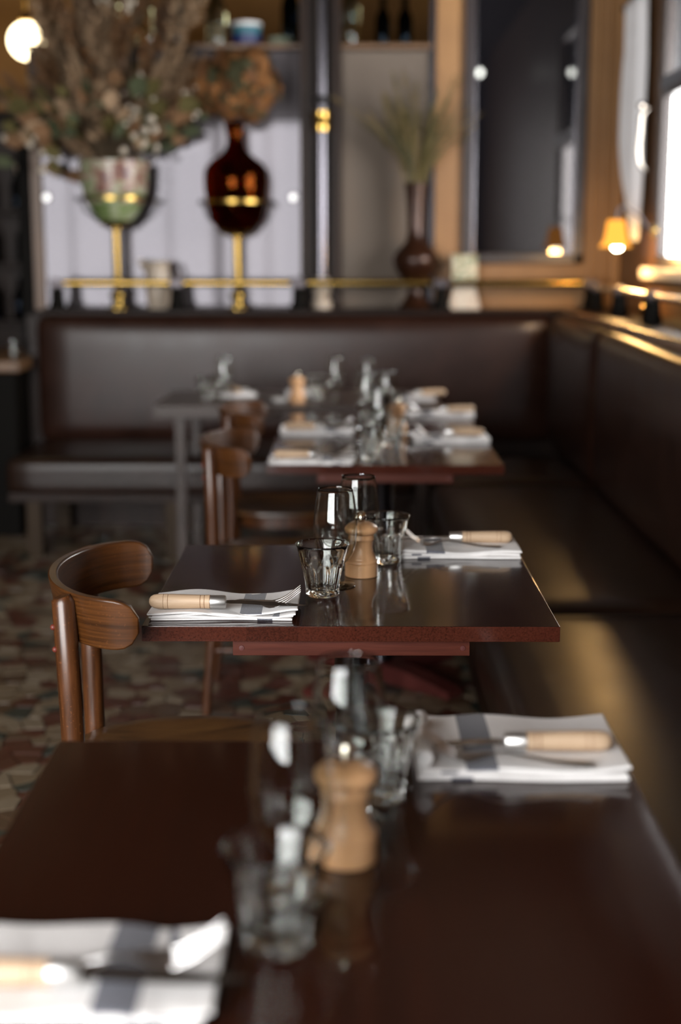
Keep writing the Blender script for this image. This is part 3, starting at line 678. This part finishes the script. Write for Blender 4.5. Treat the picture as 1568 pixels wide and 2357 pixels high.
def knife():
    t = empty('knife', (0, 0, 0)); t['category'] = 'knife'      # handle end at -x, blade to +x, resting height z = 0
    z = .0128
    MB().lathe([(0, -.122), (.0045, -.1215), (.0085, -.119), (.0115, -.114), (.0128, -.106), (.0130, -.097)], 28, axis='x', o=(0, 0, z)).build('handle_end', 'handle_wood', t)
    def seg(a, b, r0, r1): return MB().lathe([(r0-.0006, a), (r0, a+.0006), (r1, b-.0006), (r1-.0006, b)], 28, axis='x', o=(0, 0, z))
    h = seg(-.0965, -.0890, .0130, .0130)
    h2 = MB(); 
    for a, b, r0, r1 in ((-.0965, -.0890, .0130, .0130), (-.0885, -.0335, .0130, .0118), (-.0330, -.0265, .0118, .0118), (-.0260, -.0170, .0118, .0120)):
        h2.lathe([(r0-.0006, a), (r0, a+.0006), (r1, b-.0006), (r1-.0006, b)], 28, axis='x', o=(0, 0, z))
    h2.build('handle', 'handle_wood', t)
    MB().lathe([(.0122, -.0975), (.0113, -.0165)], 24, axis='x', o=(0, 0, z)).build('handle_core', 'handle_groove', t)
    MB().lathe([(.0105, -.0168), (.0112, -.0165), (.0112, .0085), (.0100, .0100), (0, .0100)], 28, axis='x', o=(0, 0, z)).build('ferrule', 'ferrule_metal', t)
    pr = []
    for k in range(15):
        u = k/14; x = .008+.142*u; w = .0060 if u < .04 else .0100*(1-max(0, (u-.55)/.45)**1.8)+.0003; zz = z-.002*u-.006*max(0, u-.2)
        c = .0 + .004*u*u
        pr.append([(x, c-w, zz-.0002), (x, c+w*.9, zz+.0012), (x, c+w*.9, zz-.0012)])
    MB().sweep(pr, 3).build('blade', 'blade_steel', t, smooth=30, fix=True)
    return t
def fork():
    t = empty('fork', (0, 0, 0)); t['category'] = 'fork'
    def zc(x):  # side profile: handle rests, neck rises, bowl dips, tips rise
        pts = [(-.10, .0012), (-.06, .0016), (-.02, .0065), (.005, .0105), (.03, .0065), (.048, .0015), (.062, .0030), (.078, .0120), (.095, .0270), (.102, .0335)]
        for k in range(len(pts)-1):
            (a, za), (b, zb) = pts[k], pts[k+1]
            if x <= b or k == len(pts)-2:
                (p_, zp), (q_, zq) = pts[max(k-1, 0)], pts[min(k+2, len(pts)-1)]
                h = b-a; u = (x-a)/h; m0 = (zb-zp)/(b-p_)*h; m1 = (zq-za)/(q_-a)*h
                return (2*u**3-3*u*u+1)*za+(u**3-2*u*u+u)*m0+(-2*u**3+3*u*u)*zb+(u**3-u*u)*m1
    def strip(xs, wf, cf, th=.0018):
        rings = []
        for x in xs:
            w = wf(x); c = cf(x); z = zc(x)
            rings.append([(x, c-w, z), (x, c-w*.5, z+th*.5), (x, c+w*.5, z+th*.5), (x, c+w, z), (x, c+w*.5, z-th*.5), (x, c-w*.5, z-th*.5)])
        return MB().sweep(rings, 6)
    def wh(x):
        if x < 0: return .0030+.0048*(min(1, max(0, (-x-.01)/.085)))**1.3 - (.004 if x < -.0975 else 0)
        if x < .02: return .0030
        return .0030+.0088*min(1, (x-.02)/.025)**1.2
    xs = [-.10+.102*k/14 for k in range(15)] + [.002+.058*k/10 for k in range(1, 11)]
    strip(xs, wh, lambda x: 0, .0026).build('handle', 'steel', t, smooth=60, fix=True)
    for k in range(4):
        c = (-.0096+.0064*k)
        strip([.058+.045*q/9 for q in range(10)], lambda x: .0020*(1-.55*max(0, (x-.06)/.043)), lambda x: c*(1-.06*(x-.058)/.044), .0020).build('tine', 'steel', t, smooth=60, fix=True)
    return t
tumb = picardie(); tumb['category'] = 'glass'
wine = wineglass(); mill = pepper_mill(); kn = knife(); fk = fork()
T = .75+.0003
TN = {1: 'nearest table', 2: 'middle table', 3: 'third table', 4: 'fourth table'}
G1, G2, G3, G4 = 'fluted water tumblers', 'stemmed wine glasses', 'wooden pepper mills', 'folded striped napkins'
# tumblers
for loc, lab in (((-.066, 1.198), 'large blurred fluted tumbler at the front of the nearest table'), ((.033, 1.552), 'fluted tumbler behind the pepper mill on the nearest table'),
                 ((-.049, 2.536), 'sharp fluted tumbler in front of the mill on the middle table'), ((.0745, 2.822), 'fluted tumbler right of the mill beside the right napkin, middle table'),
                 ((.068, 4.26), 'blurred fluted tumbler at the front of the third table'), ((.135, 4.56), 'blurred fluted tumbler near the back of the third table'),
                 ((.075, 5.00), 'blurred fluted tumbler at the front of the fourth table'), ((.165, 5.33), 'blurred fluted tumbler at the back of the fourth table'),
                 ((-.605, 6.02), 'fluted tumbler at the left end of the long back table'), ((-.14, 6.06), 'fluted tumbler right of the mill on the long back table')):
    place(tumb, USED, (*loc, T), random.Random(lab).random(), lab, G1)
for loc, lab in (((-.056, 1.300), 'left blurred wine glass on the nearest table'), ((-.001, 1.485), 'taller looking wine glass behind the mill on the nearest table'),
                 ((-.026, 2.612), 'left sharp wine glass behind the tumbler on the middle table'), ((.018, 2.766), 'wine glass directly behind the pepper mill on the middle table'),
                 ((.098, 4.66), 'nearer wine glass in the blurred cluster on the third table'), ((.062, 5.17), 'left wine glass in the cluster on the fourth table'), ((.138, 5.26), 'right wine glass in the cluster on the fourth table'),
                 ((.075, 5.88), 'wine glass on the long back table behind the fourth table'), ((-.53, 6.0), 'wine glass at the left end of the long back table'), ((-.06, 6.0), 'wine glass right of the middle of the long back table')):
    place(wine, USED, (*loc, T), 0, lab, G2)
for loc, lab in (((-.0025, 1.384), 'blurred wooden pepper mill in the centre of the nearest table'), ((.0235, 2.694), 'sharp pale wooden pepper mill with steel knob on the middle table'),
                 ((.166, 4.855), 'blurred wooden pepper mill where the third and fourth tables meet'), ((-.218, 5.91), 'small blurred wooden pepper mill on the long back table')):
    place(mill, USED, (*loc, T), .3, lab, G3)
# place settings. a = 0: handle left; a = pi: handle right
def setting(x, y, a, kx, ky, ka, fx, fy, fa, who, seed=1, slabs=SL, curl=False, with_fork=True, sx=1, D=.155, roll=22):
    o, zt = napkin(seed, slabs, curl, D); o.location = (x, y, T); o.rotation_euler = (0, 0, a); o.scale = (sx, 1, 1); tag(o, 'folded white napkin with grey stripe ' + who, None, G4)
    c, s = cos(a), sin(a)
    def W_(u, v): return (x+u*c-v*s, y+u*s+v*c)
    place(kn, USED, (*W_(kx, ky), T+zt+.0022), a+ka, 'wooden handled knife on the napkin ' + who, 'wooden handled table knives')
    if with_fork: place(fk, USED, (*W_(fx, fy), T+zt+.0050), a+fa, 'steel fork on the napkin ' + who, 'steel forks on the napkins').rotation_euler = (R(roll if abs(a) < 1 else -8), 0, a+fa)
setting(-.217, 2.420, 0, -.004, -.060, R(-1.5), .030, -.043, R(2.5), 'at the left front of the middle table', 3)
setting(.226, 2.920, pi, .006, .000, R(-1), .012, .040, R(-10), 'at the right back of the middle table', 5, SL2)
setting(-.240, 1.130, 0, .008, -.040, R(-1), .030, -.008, R(10), 'at the bottom left of the nearest table', 7)
setting(.208, 1.702, pi, .008, .045, R(1), .016, .084, R(-9), 'at the right of the nearest table', 9, SL2, True, D=.200)
setting(-.112, 4.215, 0, .010, -.052, R(-1), .018, -.030, R(4), 'at the left front of the third table', 11)
setting(.336, 4.705, pi, .010, .020, R(1), .012, .060, R(-7), 'at the right back of the third table', 13, SL2)
setting(-.112, 4.900, 0, .010, -.045, R(2), .018, -.010, R(12), 'at the left of the fourth table', 15)
setting(.345, 5.400, pi, -.010, .020, R(6), .012, .060, R(-7), 'at the right of the fourth table', 17, SL2)
setting(.278, 6.04, pi, -.010, .020, R(6), .012, .060, R(-7), 'right end of the back table', 19, SL2, sx=.66)
setting(-.50, 6.20, pi/2+.3, .010, .020, R(6), .012, .060, R(-7), 'at the left end of the back table', 21, SL2, sx=.6)
setting(-.20, 6.25, pi/2, .010, .020, R(6), .012, .060, R(-7), 'behind the mill on the long back table', 23, SL2, sx=.6)
o = MB().lathe([(0, 0), (.020, 0), (.030, .006), (.036, .018), (.034, .018), (.026, .008), (0, .004)], 28).build('salt_dish', 'white_ceramic', loc=(-.29, 5.90, T)); tag(o, 'small white round dish left of the mill on the back table', 'dish')

# ------------------------------------------------------------------ things on the back ledge
ZL = 1.0882
def stand(x, y, h, ring_z, ring_r, cup_z, cup_r, label):
    t = empty('vase_stand', (x, y, ZL), label=label, cat='stand', group='brass vase stands on the back ledge')
    MB().lathe([(0, 0), (.055, 0), (.055, .010), (.030, .020), (.026, .045), (.040, .062), (.038, .075), (.022, .088), (.0175, .10), (.0175, h), (.034, h+.006), (.034, h+.012)], 28).build('pole', 'aged_brass', t)
    MB().lathe([(0, h+.012), (cup_r*.6, h+.012), (cup_r, h+.030), (cup_r*1.06, h+.042), (cup_r*.98, h+.046), (cup_r*.55, h+.022), (0, h+.020)], 36).build('cup', 'brass', t)
    rg = [[((ring_r+dr)*cos(2*pi*k/48), (ring_r+dr)*sin(2*pi*k/48), ring_z+dz) for dr, dz in ((0, -.008), (.010, -.008), (.010, .008), (0, .008))] for k in range(49)]
    MB().sweep(rg, 4, caps=False).build('ring', 'aged_brass', t, fix=True)
    for s in (-1, 1):
        MB().tube([(s*cup_r*.9, .02, h+.036), (s*(ring_r*.95), .02, (h+ring_z)/2+.02), (s*(ring_r+.012), 0, ring_z)], .006, 8).build('bracket', 'dark_iron', t)
        MB().ball((s*(ring_r+.026), 0, ring_z), .012, 10, 6).build('screw_knob', 'dark_iron', t)
stand(-1.150, 7.10, .385, .535, .158, .40, .078, 'brass stand with ring holding the painted vase')
stand(-.556, 7.10, .345, .52, .150, .36, .085, 'brass stand with ring holding the amber glass vase')
t = empty('painted_vase', (-1.150, 7.10, ZL+.4125), label='large painted floral vase holding the big dried bouquet', cat='vase')
MB().lathe([(0, .0), (.060, .0), (.085, .020), (.115, .060), (.140, .110), (.1535, .145), (.155, .145)], 48).build('lower_body', 'painted_green', t)
MB().lathe([(.155, .1455), (.162, .20), (.165, .25), (.168, .300), (.164, .302), (.160, .25), (.14, .10), (.0, .03)], 48).build('upper_body', 'painted_ceramic', t)
t = empty('amber_vase', (-.556, 7.10, ZL+.3675), label='round dark amber glass vase with narrow neck', cat='vase')
o = [(0, .0), (.060, .002), (.090, .018), (.122, .060), (.141, .120), (.146, .165), (.152, .20), (.155, .245), (.154, .285), (.147, .315), (.126, .342), (.092, .366), (.062, .388), (.047, .412), (.041, .44), (.040, .50), (.052, .532)]
MB().lathe(o+[(r-.004, z) for r, z in o[::-1] if r > .01][:-1]+[(0, .006)], 48).build('glass_body', 'amber_glass', t, smooth=60, fix=True)
t = empty('bronze_vase', (.326, 7.12, ZL), label='slim dark bronze vase with round belly and dried grass', cat='vase')
MB().lathe([(0, 0), (.085, 0), (.090, .008), (.070, .03), (.048, .06), (.038, .09), (.042, .12), (.070, .150), (.100, .19), (.115, .235), (.112, .26), (.085, .295), (.055, .325), (.044, .36), (.042, .42), (.046, .50), (.054, .575), (.060, .61), (.054, .61), (.040, .50), (0, .40)], 40).build('body', 'bronze', t, smooth=60)
t = empty('ceramic_jug', (-.955, 7.16, ZL), label='cream ceramic jug with handle between the two brass stands', cat='jug')
MB().lathe([(0, 0), (.050, 0), (.056, .01), (.060, .06), (.066, .11), (.062, .16), (.054, .19), (.060, .225), (.068, .235), (.062, .235), (.050, .19), (.055, .05), (0, .02)], 36).build('body', 'cream_ceramic', t)
MB().tube([(.058, 0, .205), (.085, 0, .215), (.105, 0, .18), (.098, 0, .12), (.064, 0, .085)], .009, 10).build('handle', 'bronze', t)
MB().tube([(-.050, 0, .19), (-.075, 0, .222), (-.092, 0, .242)], [.022, .016, .010], 12).build('spout', 'cream_ceramic', t)
t = empty('printed_caddy', (.570, 7.165, ZL), label='small square printed caddy on a flared pale base', cat='box')
vs = [(-.08, -.045, 0), (.08, -.045, 0), (.08, .045, 0), (-.08, .045, 0)]; vt = [(-.052, -.035, .11), (.052, -.035, .11), (.052, .035, .11), (-.052, .035, .11)]
MB().add(vs+vt, [(3, 2, 1, 0), (4, 5, 6, 7), (0, 1, 5, 4), (1, 2, 6, 5), (2, 3, 7, 6), (3, 0, 4, 7)]).build('flared_base', 'printed_base', t, smooth=0)
MB().rbox(-.062, .062, -.04, .04, .1105, .268, .006).build('printed_box', 'printed_paper', t)
# items on the side ledge
o = MB().ball((0, 0, .03), .034, 16, 10, (1, 1, .88)).lathe([(.012, .055), (.012, .072), (0, .074)], 12).build('brass_weight', 'brass', loc=(1.235, 5.95, 1.095)); tag(o, 'small round brass knob standing under the side rail', 'ornament')

# ------------------------------------------------------------------ dried flowers
def plume(name, base, d, L_, w, m, parent, seed, n=46, blade=.35, wd=.0055):
    rnd = random.Random(seed); mb = MB(); d = Vector(d).normalized(); base = Vector(base)
    u = d.orthogonal().normalized(); v = d.cross(u)
    for i in range(n):
        s = rnd.random(); a = rnd.random()*2*pi; p = base+d*(L_*s); o = (u*cos(a)+v*sin(a))
        rad = w*sin(pi*min(1, s*.85+.12))*(.6+.6*rnd.random()); q = p+o*rad+d*(L_*blade*.6*rnd.random())
        side = d.cross(o).normalized()*wd*(1+rnd.random())
        mid = (p+q)/2+o*rad*.1-d*.005
        mb.add([p-side*.4, p+side*.4, mid+side, q, mid-side], [(0, 1, 2, 3, 4)])
    return mb.build(name, m, parent, smooth=0)
rnd = random.Random(4)
B = empty('dried_bouquet', (-1.150, 7.10, ZL+.4125+.25), label='huge dried bouquet of beige plumes, leaves and white seed heads', cat='flowers')
stems = MB()
def in_shape():
    a = rnd.uniform(-1, 1); return a
for i in range(150):
    ang = rnd.gauss(0, .46); ang = max(-.95, min(.85, ang)); tilt = rnd.uniform(-.45, .45); ln = rnd.uniform(.22, .78) if i < 110 else rnd.uniform(.60, 1.0)
    if abs(ang) > .55: ln *= .68
    d = Vector((sin(ang), tilt*.35, cos(ang))); b = Vector((sin(ang)*.07, tilt*.08, .0)); e = b+d*ln
    e.y = max(-.25, min(.14, e.y))
    if e.z > .42: e.x = max(e.x, -.30+.02*rnd.random())
    stems.tube([b*.4-Vector((0, 0, .18)), b, (b+e)/2+Vector((rnd.uniform(-.02, .02), 0, 0)), e], .0022, 5)
    k = rnd.random()
    if k < .64: plume('plume', e-d*.08, d+Vector((rnd.uniform(-.2, .2), 0, 0)), rnd.uniform(.18, .32), rnd.uniform(.040, .075), rnd.choice(['plume_beige', 'plume_beige', 'plume_dark', 'leaf_brown']), B, i, 110)
    elif k < .86: plume('leaf_spray', e-d*.10, d, rnd.uniform(.15, .24), rnd.uniform(.05, .08), rnd.choice(['leaf_olive', 'leaf_brown', 'leaf_green', 'petal_red']), B, i, 30, .6)
    else:
        mb = MB()
        for q in range(9):
            c = e+Vector((rnd.uniform(-.06, .06), rnd.uniform(-.03, .03), rnd.uniform(-.10, .06))); mb.ball(c, rnd.uniform(.007, .013), 8, 5)
        mb.build('seed_cluster', rnd.choice(['seed_white', 'seed_white', 'petal_orange']), B)['kind'] = 'stuff'
stems.build('stems', 'stem_brown', B)
for i in range(130):
    a = rnd.uniform(-1.25, 1.15); ln = rnd.uniform(.12, .50); b = Vector((sin(a)*ln, rnd.uniform(-.20, .12), .05+cos(a)*ln*.75))
    if b.x < -.16 and rnd.random() < .5: b.z -= rnd.uniform(0, .16)
    d = Vector((sin(a), rnd.uniform(-.4, .4), cos(a)*.5)).normalized(); s_ = d.cross(Vector((0, 1, .3))).normalized(); Lf = rnd.uniform(.05, .13); wf = Lf*rnd.uniform(.2, .42)
    up = Vector((0, -.25, .2))*Lf
    MB().add([b, b+d*Lf*.35+s_*wf+up*.3, b+d*Lf*.75+s_*wf*.7+up*.2, b+d*Lf, b+d*Lf*.75-s_*wf*.7+up*.2, b+d*Lf*.35-s_*wf+up*.3, b+d*Lf*.5-up*.3],
             [(0, 1, 6), (1, 2, 6), (2, 3, 6), (3, 4, 6), (4, 5, 6), (5, 0, 6)]).build('leaf', rnd.choice(['leaf_olive', 'leaf_brown', 'leaf_olive', 'plume_beige', 'leaf_green']), B, smooth=60)
for i in range(16):
    c = Vector((rnd.uniform(.06, .24), -.20, rnd.uniform(.02, .33))) if i < 10 else Vector((rnd.uniform(-.52, -.28), -.1, rnd.uniform(.0, .30)))
    MB().ball(c, rnd.uniform(.013, .020), 12, 7).build('seed_head', 'seed_white', B)
H_ = empty('dried_hydrangea', (-.556, 7.10, ZL+.3675+.525), label='rust orange dried hydrangea bunch in the amber vase', cat='flowers')
MB().tube([(0, 0, -.3), (0, 0, .05), (.01, 0, .18)], .006, 6).tube([(.01, 0, -.2), (.05, 0, .1)], .005, 6).tube([(-.01, 0, -.2), (-.08, 0, .15)], .005, 6).build('stems', 'stem_brown', H_)
for hi, (cx, cy, cz, rr_) in enumerate([(-.115, -.02, .185, .105), (.035, -.05, .215, .125), (.125, .0, .165, .10), (-.02, -.03, .115, .10), (-.04, .02, .26, .09), (.10, -.02, .27, .08), (-.12, 0, .11, .07), (.09, -.02, .08, .075)]):
    mb = MB()
    for k in range(120):
        mb.cur = rnd.choice([0, 0, 0, 1, 1, 2])
        th = math.acos(rnd.uniform(-1, 1)); ph = rnd.uniform(0, 2*pi); n_ = Vector((sin(th)*cos(ph), sin(th)*sin(ph), cos(th))); p = Vector((cx, cy, cz))+n_*rr_*rnd.uniform(.82, 1.05)
        u = n_.orthogonal().normalized(); v = n_.cross(u); s = rnd.uniform(.018, .030)
        for q in range(4):
            a = q*pi/2+ph; w_ = u*cos(a)+v*sin(a); x_ = u*-sin(a)+v*cos(a)
            mb.add([p, p+w_*s*.6+x_*s*.45+n_*.004, p+w_*s*1.1+n_*rnd.uniform(-.004, .008), p+w_*s*.6-x_*s*.45+n_*.004], [(0, 1, 2, 3)])
    mb.cur = 2; mb.ball((cx, cy, cz), rr_*.8, 12, 8)
    mb.build('flower_head', ['petal_orange', 'petal_rust', 'petal_green'], H_, smooth=0)
G_ = empty('dried_grass', (.326, 7.12, ZL+.55), label='thin straw coloured dried grass fanning out of the bronze vase', cat='flowers')
for i in range(100):
    a = rnd.gauss(0, .26) ; a = max(-.62, min(.62, a)); ln = rnd.uniform(.20, .50); yb = rnd.uniform(-.25, .08)
    pts = [(a*.03, 0, -.12), (sin(a)*ln*.3, yb*.1, .03+ln*.3), (sin(a*1.1)*ln*.65, yb*.25, .03+ln*.62), (sin(a*1.3)*ln, yb*.4, .03+ln*cos(a))]
    MB().tube(pts, [.0028, .0034, .0052, .0012], 5).build('grass_stalk', rnd.choice(['grass_straw', 'grass_green', 'leaf_olive']), G_)
    if i % 2 == 0: plume('seed_ear', pts[-1], Vector(pts[-1])-Vector(pts[-2]), .07, .010, rnd.choice(['grass_straw', 'grass_straw', 'leaf_olive']), G_, i, 22)

# ------------------------------------------------------------------ bar corner at the left
t = empty('bar_counter', (-2.4, 7.15, 0), label='dark bar counter with brown wooden top at the left edge', cat='counter')
MB().rbox(-.9, .835, -.42, .5, .805, .86, .01, 3).build('counter_top', 'side_panelling', t)
MB().rbox(-.9, .80, -.36, .45, 0, .804, .01).build('counter_body', 'black_paint', t)
t = empty('back_bar', (-2.6, 8.95, 0), label='dark wooden back bar shelving in the shadow at the left', cat='shelf')
MB().rbox(-1.2, -1.15, -.2, .2, 0, 2.2, .004).rbox(1.10, 1.15, -.2, .2, 0, 2.2, .004).build('side_panel', 'dark_wood', t)
for z in (.5, .95, 1.30, 1.62, 1.95, 2.2): MB().rbox(-1.15, 1.10, -.2, .2, z-.02, z, .003).build('shelf_board', 'dark_wood', t)
MB().box(-1.15, 1.10, .18, .2, 0, 2.2).build('back_panel', 'dark_wood', t, smooth=0)
bb = [(0, 0), (.036, 0), (.038, .01), (.038, .15), (.024, .19), (.013, .21), (.013, .26), (0, .262)]
proto = None; i = 0
for z in (.95, 1.30, 1.62):
    for k in range(4):
        x = -2.22+k*.17+rnd.uniform(-.02, .02)
        if proto is None: o = MB().lathe(bb, 16).build('glass_bottle', 'dark_bottle'); proto = o
        else: o = proto.copy(); COL.objects.link(o)
        o.location = (x, 8.95, z); tag(o, 'dark bottle on the %s back bar shelf, %s from the right' % ({.95: 'lowest', 1.30: 'middle', 1.62: 'upper'}[z], ['fourth', 'third', 'second', 'first'][k]), 'bottle', 'dark bottles in the back bar')
for x, m, hh, lab in ((-1.60, 'bronze', .20, 'reddish brown jar at the right end of the middle back bar shelf'), (-1.72, 'green_bowl', .14, 'pale jar beside the reddish jar on the back bar')):
    o = MB().lathe([(0, 0), (.045, 0), (.05, .01), (.05, hh*.8), (.035, hh*.92), (.035, hh), (0, hh)], 20).build('jar', m, loc=(x-.05, 8.90, 1.30)); tag(o, lab, 'jar')
t = empty('wall_clock', (-1.93, 8.74, 1.862), label='small pale round clock in the dark left background', cat='clock')
MB().lathe([(0, 0), (.066, 0), (.072, .006), (.072, .02), (.062, .026)], 32).build('rim', 'cream_ceramic', t).rotation_euler = (R(90), 0, 0)
MB().lathe([(0, .02), (.060, .02)], 32).build('dial', 'plume_dark', t).rotation_euler = (R(90), 0, 0)
MB().lathe([(0, .022), (.020, .022)], 20).build('dial_centre', 'cream_ceramic', t).rotation_euler = (R(90), 0, 0)
t = empty('counter_glass', (-1.665, 6.95, .8602)); 
o = MB().lathe([(0, 0), (.022, 0), (.030, .085), (.0285, .085), (.021, .006), (0, .006)], 28).build('drinking_glass', 'clear_glass'); o.location = (-1.64, 6.93, .8602); tag(o, 'empty drinking glass on the bar counter at the left', 'glass')
bpy.data.objects.remove(t)

# ------------------------------------------------------------------ crazy-paved marble floor pieces
def paving():
    rnd = random.Random(11); g = .072; X0, X1, Y0, Y1 = -3.3, .45, 1.1, 7.9; nx = int((X1-X0)/g); ny = int((Y1-Y0)/g)
    P = {}
    for i in range(-2, nx+2):
        for j in range(-2, ny+2):
            P[i, j] = (X0+(i+rnd.uniform(-.05, 1.05))*g, Y0+(j+rnd.uniform(-.05, 1.05))*g)
    cells = []
    for i in range(nx):
        for j in range(ny):
            cx, cy = P[i, j]; poly = [(cx-.2, cy-.2), (cx+.2, cy-.2), (cx+.2, cy+.2), (cx-.2, cy+.2)]
            for a in range(-2, 3):
                for b in range(-2, 3):
                    if (a or b) and (i+a, j+b) in P:
                        qx, qy = P[i+a, j+b]; mx, my = (cx+qx)/2, (cy+qy)/2; dx, dy = qx-cx, qy-cy; L_ = math.hypot(dx, dy)
                        if L_ < 1e-6: continue
                        dx /= L_; dy /= L_; lim = mx*dx+my*dy-.0022; out = []
                        for k in range(len(poly)):
                            p, q = poly[k], poly[(k+1) % len(poly)]; sp = p[0]*dx+p[1]*dy-lim; sq = q[0]*dx+q[1]*dy-lim
                            if sp <= 0: out.append(p)
                            if sp*sq < 0:
                                t_ = sp/(sp-sq); out.append((p[0]+(q[0]-p[0])*t_, p[1]+(q[1]-p[1])*t_))
                        poly = out
                        if len(poly) < 3: break
                if len(poly) < 3: break
            if len(poly) >= 3: cells.append((cx, cy, poly))
    tables = [(-.36, .345, 1.07, 1.744), (-.35, .355, 2.3125, 2.99), (-.247, .458, 4.142, 5.5)]
    def seen(x, y):
        if not (-.243*y < x < .30): return False
        k = (1.37-.75)/1.37; u, v = x*k, y*k
        return not any(a < u < b and c < v < d for a, b, c, d in tables)
    vis = sorted([c for c in cells if seen(c[0], c[1])], key=lambda c: c[1]); near = set(id(c) for c in vis[:300])
    names = list(TILE_COLS); wts = [34, 25, 15, 13, 13]; stuff = MB()
    for c in cells:
        k = rnd.choices(range(5), wts)[0]; cx, cy, poly = c; n = len(poly); h = rnd.uniform(-.0006, .0006)
        if id(c) in near: mb = MB(); lx, ly = cx, cy
        else: mb = stuff; lx = ly = 0
        mb.cur = k if mb is stuff else 0
        sh = .0012; top = []
        gx = sum(p[0] for p in poly)/n; gy = sum(p[1] for p in poly)/n
        for p in poly:
            d = math.hypot(p[0]-gx, p[1]-gy) or 1; top.append((p[0]-(p[0]-gx)/d*sh-lx, p[1]-(p[1]-gy)/d*sh-ly, h))
        mb.add([(p[0]-lx, p[1]-ly, -.006) for p in poly]+top, [tuple(range(n, 2*n))]+[(i, (i+1) % n, n+(i+1) % n, n+i) for i in range(n)])
        if mb is not stuff: mb.build('marble_piece', names[k], floor, smooth=0, loc=(cx, cy, 0))
    o = stuff.build('marble_paving', names, floor, smooth=0); o['kind'] = 'stuff'
paving()
